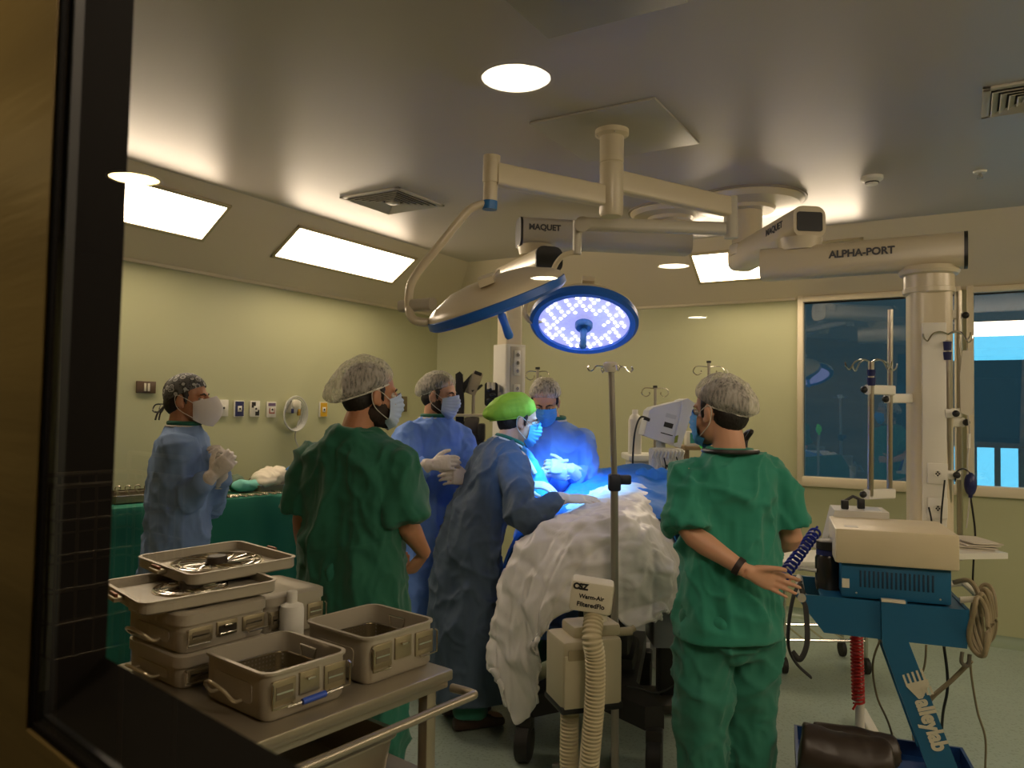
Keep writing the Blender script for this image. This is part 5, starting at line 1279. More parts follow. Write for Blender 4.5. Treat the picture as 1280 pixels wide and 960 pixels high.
def container(label, x, y, z, W, L_, H, lid=False, handle=None, rz=0.0, group=None, dark=False):
    c = CM_ @ V((x, y, z)); t = thing('sterilisation_container', label, 'container', c, CRZ + rz, group)
    b = MB(); th = .004
    if lid: rim_loft(b, W, L_, [(-.006, 0), (0, .008), (0, H)])
    else: rim_loft(b, W, L_, [(-.008, 0), (0, .01), (0, H - .006), (.006, H - .006), (.006, H), (-th, H), (-th, .012), (-.012, .009)])
    b.build('box', ALU, t, 40)
    if lid:
        l = MB(); rim_loft(l, W, L_, [(0, H - .004), (.006, H - .004), (.006, H + .022), (-.004, H + .027), (-.03, H + .027), (-.05, H + .02), (-.07, H + .02)]); l.build('lid', ALU, t, 40)
    ph, pz = H * .52, H * .56
    X = W / 2 + (.002)
    for yy, sgn in ((-L_ * .3, -1), (L_ * .32, 1)):
        p = MB(); p.box((X, yy, pz), (.006, L_ * .27, ph), bevel=.002); po = p.build('latch_plate', mat('latch_aluminium', '#a2977c', .4, .8), t)
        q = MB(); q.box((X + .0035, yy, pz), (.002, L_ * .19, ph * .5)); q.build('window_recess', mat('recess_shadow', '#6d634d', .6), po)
        q = MB(); q.box((X + .005, yy, pz), (.002, L_ * .19, .004)); q.build('bar', CHROME, po)
        wd = MB(); y0 = yy + sgn * L_ * .16; wd.tube([(X + .004, y0, pz + ph * .45), (X + .012, y0, pz + ph * .4), (X + .012, y0, pz - ph * .5), (X + .012, y0 - sgn * L_ * .24, pz - ph * .52), (X + .004, y0 - sgn * L_ * .24, pz - ph * .5)], .0025, 7); wd.build('wire_handle', CHROME, t)
    p = MB(); p.box((X, 0, pz + ph * .1), (.007, L_ * .24, ph * .9), bevel=.002); po = p.build('centre_plate', mat('latch_aluminium', '#a2977c'), t)
    q = MB(); q.box((X + .008, 0, pz + ph * .28), (.01, L_ * .1, .006), bevel=.002); q.build('catch', CHROME, po)
    if dark:
        q = MB(); q.box((X + .0045, 0, pz + ph * .05), (.003, L_ * .2, ph * .45)); q.build('dark_label', mat('dark_label', '#2a251d', .4), po)
        q = MB(); q.box((X + .007, 0, pz - ph * .28), (.006, L_ * .2, .008), bevel=.002); q.build('latch_bar', CHROME, po)
    if handle == 'blue':
        q = MB(); q.tube([(X + .014, -L_ * .3, pz - ph * .55), (X + .014, L_ * .38, pz - ph * .5)], .003, 8); wo = q.build('wire_handle', CHROME, t)
        q = MB(); q.tube([(X + .014, -L_ * .12, pz - ph * .545), (X + .014, L_ * .16, pz - ph * .52)], .0075, 10); q.build('blue_grip', mat('blue_grip', '#2b4fb5', .5), wo)
    # embossed panel and wire handle on the end facing the window
    q = MB(); rim = rrect(W * .6, H * .42, .012); q.prism(rim, 0, .003, Matrix.Translation((0, -L_ / 2 + .001, H * .5)) @ Matrix.Rotation(pi / 2, 4, 'X')); q.build('embossed_panel', ALU, t)
    q = MB(); q.tube(smoothpath([(-W * .24, -L_ / 2 + .004, H * .3), (-W * .24, -L_ / 2 - .02, H * .32), (-W * .2, -L_ / 2 - .04, H * .55), (-W * .05, -L_ / 2 - .05, H * .68), (W * .1, -L_ / 2 - .04, H * .55), (W * .14, -L_ / 2 - .02, H * .32), (W * .14, -L_ / 2 + .004, H * .3)], 6), .0045, 8); q.build('end_handle', mat('pale_wire', '#b9ad92', .35, .6), t)
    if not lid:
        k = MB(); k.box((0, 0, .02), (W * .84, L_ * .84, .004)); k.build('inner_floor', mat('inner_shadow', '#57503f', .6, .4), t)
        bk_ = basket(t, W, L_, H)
    return t
def basket(t, W, L_, H):
    m = mat('perforated_steel', '#8d8268', .35, .8); nt = m.node_tree
    if 'holes' not in nt.nodes:
        N = nt.nodes; L2 = nt.links; tc = N['Texture Coordinate']; vo = N.new('ShaderNodeTexVoronoi'); vo.name = 'holes'; vo.inputs['Scale'].default_value = 95; vo.inputs['Randomness'].default_value = 0
        L2.new(tc.outputs['Object'], vo.inputs['Vector']); gt = N.new('ShaderNodeMath'); gt.operation = 'GREATER_THAN'; gt.inputs[1].default_value = .33
        L2.new(vo.outputs['Distance'], gt.inputs[0]); L2.new(gt.outputs[0], N['Principled BSDF'].inputs['Alpha'])
    b = MB(); rim_loft(b, W * .8, L_ * .8, [(-.002, .03), (0, .03), (0, H * .62), (-.002, H * .62), (-.002, .031)]); o = b.build('perforated_basket', m, t, 40)
    r = MB(); r.tube([V((x, y, H * .63)) for x, y in rrect(W * .8, L_ * .8, .03, 5)], .0028, 6, closed=True); r.build('basket_rim', CHROME, o)
    h = MB(); h.tube([(-W * .1, L_ * .4, H * .62), (-W * .12, L_ * .405, H * .88), (W * .12, L_ * .405, H * .88), (W * .1, L_ * .4, H * .62)], .003, 6); h.build('basket_handle', CHROME, o)
def cl(px, py, z):
    p = CI @ PZ(px, py, z); return p
T = .881
n = cl(331, 907, T); W1, L1 = .262, .232
container('open sterilisation container with a blue grip, nearest on the steel cart', n.x - W1 / 2, n.y + L1 / 2, T, W1, L1, .112, handle='blue')
n = cl(458, 859, T); W2, L2_ = .26, .245
container('open sterilisation container at the far right end of the steel cart', n.x - W2 / 2, n.y + L2_ / 2, T, W2, L2_, .122)
n = cl(224, 864, T); W3, L3 = .28, .25
sx, sy = n.x - W3 / 2, n.y + L3 / 2
container('closed sterilisation container at the bottom of the left stack on the steel cart', sx, sy, T, W3, L3, .058, lid=True)
container('closed sterilisation container with dark latch label, upper one of the left stack', sx - .004, sy - .002, T + .087, W3, L3, .074, lid=True, dark=True, rz=.03)
container('dark-shaded sterilisation container behind the left stack beside the white bottle', sx - .19, sy + .36, T, .26, .22, .1, lid=True)
# lids lying on the stack, inside up
def lid_tray(label, c, W, L_, rz, tilt, disc, plate):
    t = thing('container_lid', label, 'lid', c, rz); t.rotation_euler = (tilt[0], tilt[1], rz)
    b = MB(); rim_loft(b, W, L_, [(-.004, 0), (0, .004), (0, .03), (.004, .03), (.004, .033), (-.006, .033), (-.006, .008)]); b.build('shell', ALU, t, 40)
    if disc:
        r = disc; f = MB(); f.lathe([(.03, .009), (r, .009), (r, .014), (r - .008, .016), (r - .01, .012), (.03, .012)], 40); fo = f.build('filter_disc', mat('filter_metal', '#a89a7c', .35, .8), t)
        for k in range(18):
            a = 2 * pi * k / 18; g = MB(); g.tube([(cos(a) * .032, sin(a) * .032, .014), (cos(a + .35) * r * .6, sin(a + .35) * r * .6, .016), (cos(a + .5) * (r - .01), sin(a + .5) * (r - .01), .014)], .003, 6); g.build('filter_rib', CHROME, fo)
        for q_ in (.95, .8): 
            g = MB(); g.tube([(cos(2 * pi * i / 40) * r * q_, sin(2 * pi * i / 40) * r * q_, .016) for i in range(40)], .0028, 6, closed=True); g.build('filter_ring', CHROME, fo)
        g = MB(); g.lathe([(.0, .034), (.026, .034), (.03, .03), (.03, .012)], 24); g.build('retainer_knob', mat('brown_knob', '#3a3026', .5), fo)
    if plate:
        g = MB(); g.prism(rrect(W * .8, L_ * .3, .02), .009, .012, Matrix.Translation((0, -L_ * .3, 0))); g.build('white_plate', mat('pale_plate', '#cfc6b2', .5), t)
    for s_ in (-1, 1):
        g = MB(); g.box((0, s_ * (L_ / 2 + .012), .02), (.06, .03, .012), bevel=.003); lo = g.build('latch_tab', mat('latch_aluminium', '#a2977c'), t)
        g = MB(); g.box((0, s_ * (L_ / 2 + .018), .03), (.05, .008, .01), bevel=.002); g.build('hinge', mat('copper_hinge', '#7d5138', .4, .6), lo)
zl = T + .087 + .1
p = V((-1.856, 1.40, zl + .006))
lid_tray('upturned container lid lying lower left on the stack, pale plate at its near end', (p.x, p.y, p.z), .33, .36, -.28, (.02, .0), .1, True)
p = V((-1.955, 1.565, zl + .036))
lid_tray('upturned container lid on top of the stack with round ribbed filter', (p.x, p.y, p.z), .36, .33, -.2, (.02, .01), .135, False)
# white bottle
bl = CM_ @ cl(364, 797, T); t = thing('plastic_bottle', 'white plastic bottle standing between the containers on the steel cart', 'bottle', (bl.x, bl.y, T))
MB().lathe([(.0, 0), (.034, 0), (.037, .004), (.037, .085), (.034, .1), (.017, .108), (.015, .112), (0, .112)][::1]).build('body', WHITE, t)
MB().lathe([(.016, .11), (.0165, .14), (.014, .143), (0, .143)]).build('cap', WHITE, t)
b = MB(); b.lathe([(.0374, .03), (.0374, .06)], 28); b = MB(); b.prism([(-.006, 0), (.006, 0), (.006, .022), (-.006, .022)], 0, .001, Matrix.Translation((-.02, -.0315, .035)) @ Matrix.Rotation(-.55, 4, 'Z') @ Matrix.Rotation(pi / 2, 4, 'X')); b.build('small_label', mat('grey_label', '#5f5d55', .6), t)
# basin on the lower shelf
bs = CM_ @ V((-.33, -.33, .601)); t = MB()
t2 = thing('steel_basin', 'rectangular steel basin on the lower shelf of the steel cart', 'basin', bs, CRZ)
rim_loft(t, .5, .42, [(-.03, 0), (-.02, .01), (0, .12), (.012, .12), (.012, .124), (-.004, .124), (-.026, .014)], .05); t.build('bowl', SS, t2, 40)
# ------------------------------------------------------------------ green draped instrument table at the left wall
TG = mat('teal_drape', '#14705a', .75, var=.1, vscale=4, bump=.05, bscale=60)
ta, tb_ = V((-3.97, 2.33, 0)), V((-3.66, 3.82, 0)); td = (tb_ - ta); TL = td.length
DT = thing('instrument_table', 'long instrument table under a dark green drape along the left wall', 'table', ta, math.atan2(td.y, td.x))
TZ = 1.02; TWd = .43
def tdr(u, v):       # over the top and down the front and back
    x = TL * u; y = TWd * v
    return V((x, y, TZ + .006))
b = MB(); b.box((TL / 2, TWd / 2, TZ - .02), (TL - .03, TWd - .03, .035)); b.build('table_top', STEEL, DT)
for x in (.06, TL - .06):
    for y in (.06, TWd - .06):
        b = MB(); b.cyl((x, y, 0), (x, y, TZ - .03), .016); b.build('leg', STEEL, DT)
c = MB(); rings = []
for z, o, wv in ((.12, .03, 1.0), (.14, .03, 1.0), (.5, .02, .8), (.9, .008, .3), (TZ - .012, .004, .05), (TZ + .004, -.004, 0)):
    r = []
    per = [(0, 0, TL, 0, 0, -1), (TL, 0, TL, TWd, 1, 0), (TL, TWd, 0, TWd, 0, 1), (0, TWd, 0, 0, -1, 0)]
    for x0, y0, x1, y1, nx, ny in per:
        K = int(60 * math.hypot(x1 - x0, y1 - y0) / TL) + 4
        for i in range(K):
            t = i / K; w_ = wv * (.022 * sin(23 * t * math.hypot(x1 - x0, y1 - y0) + 2 * x0) + .012 * sin(51 * t + 1))
            if ny > 0: w_ *= .2
            oo = o if ny <= 0 else min(o, .008)
            r.append(V((x0 + (x1 - x0) * t + nx * (oo + w_), y0 + (y1 - y0) * t + ny * (oo + w_), z)))
    rings.append(r)
c.loft(rings); c.build('drape', TG, DT, 60)
DM = Matrix.Translation(ta) @ Matrix.Rotation(math.atan2(td.y, td.x), 4, 'Z'); DI = DM.inverted()
def ontab(px, py, dz=0.0): p = DI @ PZ(px, py, TZ + .008); return p
INST = mat('instrument_steel', '#a8a18e', .25, .95)
def ring_tool(label, x, y, a, L_, group='instruments laid out on the green drape'):
    c = DM @ V((x, y, TZ + .009)); t = thing('ring_forceps', label, 'surgical instrument', c, a + math.atan2(td.y, td.x), group)
    for s_ in (-1, 1):
        b = MB(); b.tube([(L_ * .55, 0, .004), (0, s_ * .003, .004), (-L_ * .32, s_ * .018, .004)], [.0022, .0042, .003], 7); k = b.build('shank', INST, t)
        b = MB(); b.tube([(-L_ * .38 + .016 * cos(2 * pi * i / 14), s_ * .024 + .013 * sin(2 * pi * i / 14), .004) for i in range(14)], .0028, 6, closed=True); b.build('finger_ring', INST, k)
    return t
random.seed(5)
spots = [(.93, .07, .2), (.98, .1, .25), (1.03, .07, .15), (1.08, .12, .3), (1.13, .08, .2), (.86, .1, .6), (1.19, .13, .1)]
spots += [(.72 + .035 * i, .09 + .03 * (i % 3), .1 + .13 * (i % 4)) for i in range(6)] + [(1.3 + .04 * i, .06, .2 + .1 * i) for i in range(4)]
for i, (x, y, a) in enumerate(spots): ring_tool('steel ring-handled forceps on the green drape between pale blue gown and white wrapping', x, y, a + pi / 2, .15)
def wire_tray(label, x, y, w_, l_, a):
    c = DM @ V((x, y, TZ + .008)); t = thing('instrument_tray', label, 'instrument tray', c, a + math.atan2(td.y, td.x))
    b = MB(); rim_loft(b, w_, l_, [(-.004, 0), (0, .003), (0, .04), (.003, .04), (.003, .043), (-.003, .043), (-.004, .004)], .015); b.build('tray', mat('perforated_steel', '#8d8268'), t, 40)
    b = MB(); b.tube([V((x_, y_, .043)) for x_, y_ in rrect(w_, l_, .015, 4)], .003, 6, closed=True); b.build('rim', CHROME, t)
    for k in range(7):
        b = MB(); xx = -w_ * .4 + w_ * .8 * k / 6; b.tube([(xx, -l_ * .35, .03), (xx + .012, 0, .062), (xx - .004, l_ * .36, .055)], .0055, 6); b.tube([(xx - .004 + .016 * cos(t_ * .6), l_ * .36, .065 + .016 * sin(t_ * .6)) for t_ in range(11)], .003, 6); b.build('instrument', INST, t)
wire_tray('long perforated tray full of instruments at the left end of the green table', .42, .27, .42, .22, .03)
wire_tray('perforated instrument tray at the right end of the green table', 1.24, .25, .3, .16, .05)
def lump(name, label, cat, x, y, r, m, seed, h):
    c = DM @ V((x, y, TZ + .006)); b = MB(); b.ell((0, 0, h * .5), (r[0], r[1], h * .62)); b.ell((r[0] * .5, r[1] * .3, h * .5), (r[0] * .6, r[1] * .6, h * .55)); b.ell((-r[0] * .5, -r[1] * .2, h * .3), (r[0] * .6, r[1] * .7, h * .4))
    me = remesh(b, .008, 2, lambda q: .02 * folds(q, (11, 11, 11), seed, 1.3) + .012 * crease(q, (9, 9, 9), seed))
    zmin = min(v.co.z for v in me.vertices)
    for v in me.vertices: v.co.z -= zmin
    o = link(name, me, m); o.location = c; o.rotation_euler = (0, 0, seed); tag(o, label, cat); return o
lump('paper_wrap', 'crumpled white paper wrapping on the right end of the green table', 'paper wrapping', 1.27, .31, (.19, .1), mat('white_paper', '#d9d0bc', .8), 2, .10)
lump('cloth', 'pale turquoise folded cloth in front of the white wrapping on the green table', 'cloth', 1.1, .24, (.11, .05), mat('turquoise_cloth', '#7cc5b8', .8), 4, .05)
lump('cloth', 'grey-green rolled cloth left of the white wrapping on the green table', 'cloth', 1.02, .33, (.05, .045), mat('grey_green_cloth', '#5f6f5a', .85), 6, .07)
c = DM @ V((1.43, .3, TZ + .01)); t = MB()
t.M = Matrix.Rotation(.6, 4, 'Z') @ Matrix.Rotation(.5, 4, 'Y'); t.grid(lambda u, v: V((-.09 + .18 * u, -.12 + .24 * v, .10 + .02 * sin(u * 5 + v * 3))), 12, 12)
o = t.build('blue_sheet', mat('blue_paper', '#2e7fd0', .7), None, 180); o.location = c; tag(o, 'small bright blue folded sheet leaning on the white wrapping', 'sheet'); md = o.modifiers.new('s', 'SOLIDIFY'); md.thickness = .004
c = DM @ V((.8, .1, TZ + .01)); t = thing('kidney_dish', 'small steel bowl on the green drape beside the person in pale blue', 'bowl', c)
MB().lathe([(.0, 0), (.03, 0), (.045, .045), (.048, .047), (.043, .044), (.028, .004), (0, .004)]).build('bowl', INST, t)

# ------------------------------------------------------------------ fittings on the left wall
def plate(label, px, py, w_, h_, m, kind):
    p = PX(px, py, XW + .004); t = thing('gas_outlet' if kind != 'switch' else 'wall_switch', label, 'wall outlet' if kind != 'switch' else 'wall switch', p, 0, None)
    b = MB(); b.box((.004, 0, 0), (.014, w_, h_), bevel=.003); b.build('cover_plate', WHITE if kind != 'switch' and kind != 'plain' else m, t)
    if kind == 'full': b = MB(); b.box((.012, 0, 0), (.003, w_ * .86, h_ * .92)); b.build('colour_field', m, t)
    if kind == 'check':
        b = MB(); b.box((.0125, -w_ * .2, h_ * .25), (.003, w_ * .4, h_ * .36)); b.build('colour_field', m, t)
        b = MB(); b.box((.0125, w_ * .2, -h_ * .25), (.003, w_ * .4, h_ * .36)); b.build('colour_field', m, t)
    if kind in ('top', ): b = MB(); b.box((.0125, 0, h_ * .33), (.003, w_ * .8, h_ * .2)); b.build('colour_field', m, t); b = MB(); b.box((.0125, 0, -.01), (.003, w_ * .6, h_ * .35)); b.build('red_label', mat('red_label', '#a8604a', .6), t)
    if kind == 'switch':
        for s_ in (-1, 1): b = MB(); b.box((.014, s_ * .012, 0), (.008, .014, .05), bevel=.002); b.build('rocker', CREAM, t)
    elif kind != 'plain':
        b = MB(); b.box((.0145, 0, 0), (.005, .035, .04), bevel=.002); k = b.build('socket_face', WHITE, t)
        b = MB(); b.lathe([(.008, 0), (.008, .003), (0, .003)], 14, Matrix.Translation((.0165, 0, 0)) @ Matrix.Rotation(pi / 2, 4, 'Y')); b.build('port', DARK, k)
plate('brown light switch plate on the left wall behind the patterned cap', 182, 484, .13, .075, mat('brown_bakelite', '#5e4a38', .4), 'switch')
plate('plain white gas outlet on the left wall, nearest the white respirator', 278, 510, .085, .115, WHITE, 'white')
plate('white gas outlet with dark blue field on the left wall', 298, 511, .085, .115, NAVY, 'full')
plate('white gas outlet with black corner squares on the left wall', 318, 511, .085, .115, BLACK, 'check')
plate('white gas outlet with violet stripe and red mark on the left wall', 338.5, 512, .085, .115, mat('violet_label', '#6d5a78', .6), 'top')
plate('yellow gas outlet on the left wall beside the big hair net', 403.5, 512, .085, .12, mat('yellow_plate', '#d2a51c', .5), 'full')
plate('plain brown wall plate on the left wall between the two bearded heads', 505, 505, .07, .14, mat('brown_plate', '#6d6142', .5), 'plain')
p = PX(363, 512, XW + .0098); t = thing('suction_regulator', 'white wall regulator with coiled clear tubing on the left wall', 'regulator', p)
MB().box((.03, 0, .025), (.08, .1, .1), bevel=.02).build('body', WHITE, t)
b = MB(); b.lathe([(.035, 0), (.035, .012), (.028, .016), (0, .016)], 24, Matrix.Translation((.065, -.012, .04)) @ Matrix.Rotation(pi / 2, 4, 'Y')); b.build('gauge', CREAM, t)
b = MB(); b.box((.07, .02, -.02), (.02, .025, .05), bevel=.005); b.build('brass_fitting', mat('brass_fitting', '#b08b35', .4, .6), t)
b = MB(); b.box((.075, -.05, -.01), (.015, .02, .035), bevel=.004); b.build('blue_clip', NAVY, t)
TUB = mat('clear_vinyl_tube', '#d5d6cf', .2, alpha=.75)
for k in range(6):
    rr = .085 + .008 * k; b = MB(); b.tube([(.02 + .008 * k, rr * .95 * cos(2 * pi * i / 36), -.06 + rr * 1.05 * sin(2 * pi * i / 36) + .006 * k) for i in range(36)], .0055, 7, closed=True); b.build('tube_loop', TUB, t)
b = MB(); b.tube(smoothpath([(.03, .06, -.08), (.03, .03, -.17), (.02, .04, -.23), (.015, .08, -.29)], 6), .005, 7); b.build('tube_end', TUB, t)

# ------------------------------------------------------------------ anaesthesia corner
AC = At('anaesthesia_cabinet', 'pale grey anaesthesia cabinet with overhanging top behind the blue drape', 'cabinet', 803, 5.35)
ztop = AC(803, 567).z
MB().box((.03, .0, ztop - .022), (.30, .36, .045), bevel=.012).build('cabinet_top', WHITE, AC.o)
b = MB(); b.box((.035, .01, (ztop - .045) / 2), (.25, .32, ztop - .045), bevel=.01); b.build('body', mat('pale_grey_case', '#c4c6c8', .45), AC.o)
b = MB(); b.ell((-.01, -.152, ztop - .16), (.022, .005, .012)); b.build('handle', DARK, AC.o)
BT = At('plastic_bottle', 'white plastic jug standing on the pale anaesthesia cabinet', 'bottle', 794, 5.3, z=ztop)
hB = BT(794, 512).z
MB().prism(rrect(.088, .07, .02), 0, hB * .78).build('body', WHITE, BT.o)
MB().lathe([(.043, hB * .77), (.035, hB * .86), (.02, hB * .9), (.02, hB), (0, hB)]).build('neck', WHITE, BT.o)
MO = At('patient_monitor', 'tilted white patient monitor seen from behind, above the blue drape', 'monitor', 835, 4.85)
out = [MO(x, y) for x, y in ((805, 544), (812, 513), (817, 509), (830, 506), (842, 503), (852, 501), (856, 503), (846, 556), (842, 557), (812, 547))]
b = MB(); b.loft([[p + V((0, .02, 0)) for p in out], [p for p in out], [p + V((0, .22, 0)) for p in out]][1:]); b.build('case', mat('white_monitor_case', '#cfd3da', .35), MO.o, 35)
sc_ = [MO(x, y) for x, y in ((853, 500), (859, 498), (868, 504), (850, 560), (842, 557))]
b = MB(); b.loft([[p + V((0, -.015, 0)) for p in sc_], [p + V((0, .24, 0)) for p in sc_]]); b.build('screen_bezel', MATS['white_monitor_case'], MO.o, 30)
fr = (MO(868, 504) - MO(805, 520)).normalized(); n3 = V((0, -1, 0)); rr_ = (MO(846, 545) - MO(812, 536)).normalized(); up3 = V((0, 0, 1))
def decal(px0, py0, px1, py1, m, name):
    q_ = [MO(px0, py0), MO(px1, py0 + (px1 - px0) * .28), MO(px1 - (py1 - py0) * .3, py1 + (px1 - px0) * .28), MO(px0 - (py1 - py0) * .3, py1)]
    b = MB(); b.loft([[p + V((0, -.0015, 0)) for p in q_], [p + V((0, .001, 0)) for p in q_]]); return b.build(name, m, MO.o, None)
decal(831, 527, 842, 533, INK, 'dark_label'); decal(833, 516, 846, 521, mat('pale_label', '#b9bec6', .5), 'pale_label'); decal(826, 540, 841, 541.2, INK, 'printed_line')
q_ = [MO(x, y, -.02) for x, y in ((844, 545), (848, 544), (846.5, 553), (842.5, 554))]; b = MB(); b.loft([[p + V((0, -.003, 0)) for p in q_], [p + V((0, .003, 0)) for p in q_]]); b.build('green_sticker', mat('olive_sticker', '#7c8a3a', .6), MO.o, None)
b = MB(); b.tube(smoothpath([MO(810, 523), MO(802, 521), MO(797, 528), MO(793, 545), MO(791, 575), MO(792, 600)], 6), .006, 8); b.cyl(MO(812, 525), MO(805, 522.5), .011); b.build('power_lead', BLACK, MO.o)
b = MB(); b.cyl(MO(826, 548, .1), V((MO(826, 548).x, .1, .05)), .03); b.build('support', mat('pale_grey_case', '#c4c6c8'), MO.o)
b = MB(); b.box((MO(826, 548).x + .03, .1, .03), (.34, .36, .06), bevel=.02); b.build('foot', mat('pale_grey_case', '#c4c6c8'), MO.o)
RK = At('cable_rack', 'white ribbed rack holding monitoring cables under the tilted monitor', 'rack', 833, 4.8)
zr = RK(833, 570).z
b = MB(); b.box((0, 0, zr - .06), (.2, .12, .22), bevel=.015); b.build('block', WHITE, RK.o)
for k in range(9):
    b = MB(); b.box((-.09 + .0225 * k, -.065, zr + .015), (.012, .03, .05), rot=(.3, .25, 0), bevel=.004); b.build('cable_slot', WHITE, RK.o)
for k in range(7):
    b = MB(); x = -.08 + .026 * k; b.tube(smoothpath([(x, -.07, zr), (x + .01, -.09, zr - .06), (x - .02 + .01 * (k % 3), -.085, zr - .1), (x + .02, -.075, zr - .05), (x + .03, -.07, zr - .13 - .01 * k)], 6), .004, 6); b.build('cable', [WHITE, CREAM, DARK][k % 3], RK.o)
b = MB(); b.box((0, .02, (zr - .17) / 2), (.16, .1, zr - .17), bevel=.01); b.build('pedestal', mat('pale_grey_case', '#c4c6c8'), RK.o)
SH = At('equipment_shelf', 'brown equipment shelf behind the masked person at the right', 'shelf', 872, 5.3)
zsf = SH(872, 557).z
MB().box((.03, 0, zsf - .012), (.3, .3, .024), bevel=.004).build('shelf_board', mat('brown_board', '#8a7352', .6), SH.o)
for s_ in (-1, 1): MB().box((.03 + s_ * .13, 0, (zsf - .024) / 2), (.025, .28, zsf - .024)).build('side', mat('brown_board_dark', '#6b5940', .6), SH.o)
BX_ = At('cardboard_box', 'small white and teal box on the brown shelf beside the monitor', 'box', 868, 5.25, z=zsf)
b = MB(); b.box((0, 0, .05), (.12, .08, .1), bevel=.004); b.build('carton', WHITE, BX_.o)
for x in (-.02, .035): b = MB(); b.box((x, -.041, .055), (.035, .003, .07)); b.build('teal_print', mat('teal_print', '#2e8f8a', .6), BX_.o)
GB = At('breathing_bag', 'bright lime green breathing bag beside the chin of the person at the right', 'breathing bag', 880, 4.4)
b = MB(); c_ = GB(880, 553); b.ell(c_, (.03, .03, .042)); b.ell(c_ + V((-.006, 0, .03)), (.02, .02, .028)); b.tube([c_ + V((0, 0, -.03)), c_ + V((.01, 0, -.07))], [.016, .008], 10)
link('bag', remesh(b, .005, 3, None), mat('lime_bag', '#5fe03a', .45, emit='#5fe03a', estr=.12), GB.o)  # faint glow added to the green; the bag is no lamp
b = MB(); b.tube(smoothpath([c_ + V((.008, 0, -.06)), c_ + V((.02, .03, -.2)), V((.03, .05, .5)), V((.03, .05, .03))], 6), .012, 8); b.build('hose', mat('grey_hose', '#8f948f', .5), GB.o)
b = MB(); b.lathe([(.12, 0), (.12, .02), (.03, .04), (0, .04)], 24, Matrix.Translation((.03, .05, 0))); b.build('stand_foot', DARK, GB.o)
def ivpole(label, px, ytop, yh, d, n, R, m=POLEM, a0=.1):
    t = At('infusion_pole', label, 'infusion pole', px, d)
    top = t(px, ytop); b = MB(); b.cyl((0, 0, .05), top, .011); b.build('pole', m, t.o)
    b = MB(); b.cyl(top - V((0, 0, .005)), top + V((0, 0, .012)), .017); b.build('top_cap', BLACK, t.o)
    q = t(px, yh)
    for a in range(n):
        an = a * 2 * pi / n + a0; dr = V((cos(an), sin(an), 0)); b = MB()
        b.tube(smoothpath([q, q + dr * R * .5 + V((0, 0, .006)), q + dr * R * .85, q + dr * R - V((0, 0, .035)), q + dr * (R - .03) - V((0, 0, .06)), q + dr * (R - .06) - V((0, 0, .045)), q + dr * (R - .06) - V((0, 0, .025))], 5), .004, 7); b.build('hook', CHROME, t.o)
    for a in range(5):
        an = a * 2 * pi / 5; b = MB(); beam(b, (0, 0, .07), (cos(an) * .19, sin(an) * .19, .05), .025, .02, .005); lg = b.build('leg', m, t.o)
        b = MB(); b.M = Matrix.Translation((cos(an) * .19, sin(an) * .19, 0)); b.tube([(-.01, 0, .025), (.01, 0, .025)], .025, 12); b.build('castor', DARK, lg)
    return t
ivpole('infusion pole with two curled hooks behind the tilted monitor', 819, 484, 486, 5.85, 2, .105)
t = ivpole('infusion pole with wide hook bar behind the hair net at the right', 886, 453, 459, 5.75, 2, .12)
ivpole('infusion pole with two hooks behind the bowed head of the back surgeon', 672, 461, 465, 5.6, 2, .085)
fb = At('fluid_bag', 'small white fluid bag peeking out above the right hair net', 'fluid bag', 910, 5.72)
b = MB(); p = [fb(x, y) for x, y in ((902, 472), (918, 472), (919, 500), (901, 500))]; b.loft([[q + V((0, -.012, 0)) for q in p], [q + V((0, .012, 0)) for q in p]]); b.build('bag', mat('cloudy_vinyl', '#cfc8b8'), fb.o)
b = MB(); b.tube([fb(910, 472), fb(910, 465), fb(908, 462)], .003, 6); b.tube([fb(903, 472), fb(910, 467), fb(918, 472)], .005, 6); b.build('hanger', WHITE, fb.o)
# equipment behind the middle group
EQ = At('equipment_stand', 'dark equipment stand with a tilted display arm behind the bearded person in blue', 'equipment stand', 590, 5.5)
b = MB(); b.cyl((0, 0, .05), EQ(592, 490), .012); b.build('pole', POLEM, EQ.o)
b = MB(); F = Matrix.Translation(EQ(593, 479)) @ Matrix.Rotation(.35, 4, 'Y'); b.M = F; b.box((0, 0, 0), (.075, .03, .17), bevel=.01); o = b.build('tilted_display', mat('beige_display', '#9c927c', .4), EQ.o)
b = MB(); b.M = F; b.box((0, -.005, .075), (.055, .032, .025), bevel=.004); b.build('display_top', BLACK, o)
b = MB(); b.M = F; b.prism([(-.04, -.09), (-.04, .06), (-.085, -.05), (-.1, -.1)], -.02, .02, Matrix.Rotation(pi / 2, 4, 'X')); b.build('hinge_arm', BLACK, o)
b = MB(); b.tube([EQ(590, 489), EQ(598, 485), EQ(603, 481)], [.02, .012, .008], 8); b.build('lever', BLACK, EQ.o)
b = MB(); b.prism([(-.02, -.5), (.03, -.5), (.035, -.2), (.02, 0), (.0, .02), (-.03, .0)], -.04, .04, Matrix.Translation(EQ(575, 468)) @ Matrix.Rotation(pi / 2, 4, 'X')); b.build('dark_upright', BLACK, EQ.o)
for i, (x, y, w_, h_) in enumerate(((572, 535, .16, .1), (590, 532, .1, .12), (582, 556, .26, .16), (602, 540, .05, .12))):
    p = EQ(x, y, -.03 * i); b = MB(); b.box(p, (w_, .16, h_), bevel=.012); b.build('module', [DARK, mat('grey_module', '#4a453c', .5), BLACK][i % 3], EQ.o)
b = MB(); p = EQ(585, 519); b.box(p, (.3, .2, .02), bevel=.004); b.build('tray', mat('cream_case', '#b9b094'), EQ.o)
b = MB(); b.box((0, 0, .35), (.4, .35, .62), bevel=.02); b.build('trolley_body', mat('grey_module', '#4a453c'), EQ.o)
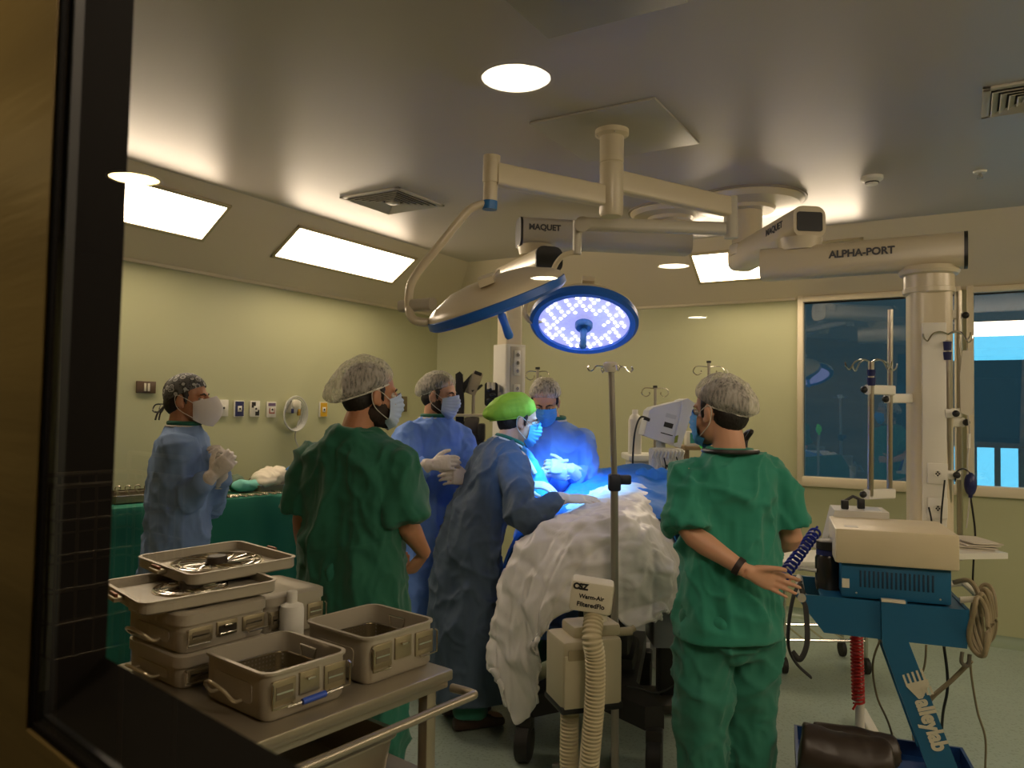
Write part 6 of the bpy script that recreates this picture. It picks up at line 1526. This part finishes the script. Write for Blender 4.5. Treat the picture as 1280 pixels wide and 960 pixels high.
b = MB(); b.box((0, 0, .03), (.42, .36, .05), bevel=.015); b.build('trolley_base', DARK, EQ.o)
HS = At('wall_handset', 'black device with silver knobs held beside the socket column', 'handset', 614, 5.15)
b = MB(); p0 = HS(606, 478); p1 = HS(622, 508); w_, h_ = p1.x - p0.x, p0.z - p1.z; cz = (p0.z + p1.z) / 2
b.prism(rrect(w_, h_, .02), -.03, .03, Matrix.Translation((0, 0, cz)) @ Matrix.Rotation(pi / 2, 4, 'X')); b.build('holder', BLACK, HS.o)
for x, z, r in ((-.015, .06, .014), (.012, .06, .014)): b = MB(); b.cyl((x, -.03, cz + z - .03), (x, -.03, cz + z + .02), r); b.build('silver_knob', CREAM, HS.o)
for k in range(4): b = MB(); b.ell((-.01 + .02 * (k % 2), -.034, cz + .03 - .035 * k), (.02, .012, .014)); b.build('dark_button', mat('blue_black', '#262b33', .35), HS.o)
b = MB(); b.box((.09, .02, cz), (.12, .025, .03)); b.build('bracket', STEEL, HS.o)
# grey boxes low behind the right person's legs
LB = At('floor_unit', 'pale grey wheeled pump unit with a hanging clear tube left of the green trousers', 'pump unit', 838, 4.2)
z1_ = LB(838, 752).z; z0_ = LB(838, 800).z
b = MB(); b.box((0, 0, (z0_ + z1_) / 2), (.22, .25, z1_ - z0_), bevel=.02); b.build('case', mat('lilac_grey_case', '#b9bccb', .4), LB.o)
b = MB(); b.box((0, .05, z0_ / 2 + .02), (.1, .12, z0_ - .04), bevel=.01); b.build('pedestal', BLKEN, LB.o)
b = MB(); b.box((0, .0, .03), (.36, .3, .05), bevel=.015); b.build('foot', mat('grey_module', '#4a453c'), LB.o)
b = MB(); b.tube(smoothpath([LB(833, 730, -.2), LB(838, 755, -.2), LB(842, 778, -.2), LB(848, 775, -.2), LB(848, 755, -.2)], 6), .014, 8); b.build('clear_tube', TUB, LB.o)
cc2 = MB(); cc2.tube(helix(P(849, 757, 3.4), P(851, 830, 3.4), .009, 22, 9), .0025, 5); tag(cc2.build('coiled_cable', BLACK), 'thin black coiled cable hanging beside the green trousers', 'cable')
lc_ = MB(); lc_.tube(smoothpath([P(782, 858, 3.45), P(800, 861, 3.5), P(820, 866, 3.5), P(838, 860, 3.5), P(852, 850, 3.5)], 6), .005, 7); tag(lc_.build('looped_cable', BLACK), 'thin dark cable looped across below the operating table', 'cable')
# ------------------------------------------------------------------ lights, world, camera
cam = bpy.data.cameras.new('camera'); co = bpy.data.objects.new('camera', cam); COL.objects.link(co)
M = Matrix((_r, _u, -_f)).transposed().to_4x4(); M.translation = CAM; co.matrix_world = M
cam.sensor_width = 36; cam.lens = FPX / 1280 * 36; cam.clip_start = .01
cam.dof.use_dof = True; cam.dof.focus_distance = 3.3; cam.dof.aperture_fstop = 5.0
SC.camera = co
w = bpy.data.worlds.new('world'); SC.world = w; w.use_nodes = True
bg = w.node_tree.nodes['Background']; bg.inputs[0].default_value = lin('#7fe6ff'); bg.inputs[1].default_value = 3.0
SC.view_settings.view_transform = 'Standard'; SC.view_settings.look = 'None'; SC.view_settings.exposure = 0.0
SC.cycles.max_bounces = 8; SC.cycles.transparent_max_bounces = 12; SC.cycles.use_denoising = True
SC.cycles.sample_clamp_indirect = 4.0; SC.cycles.caustics_reflective = False; SC.cycles.caustics_refractive = False
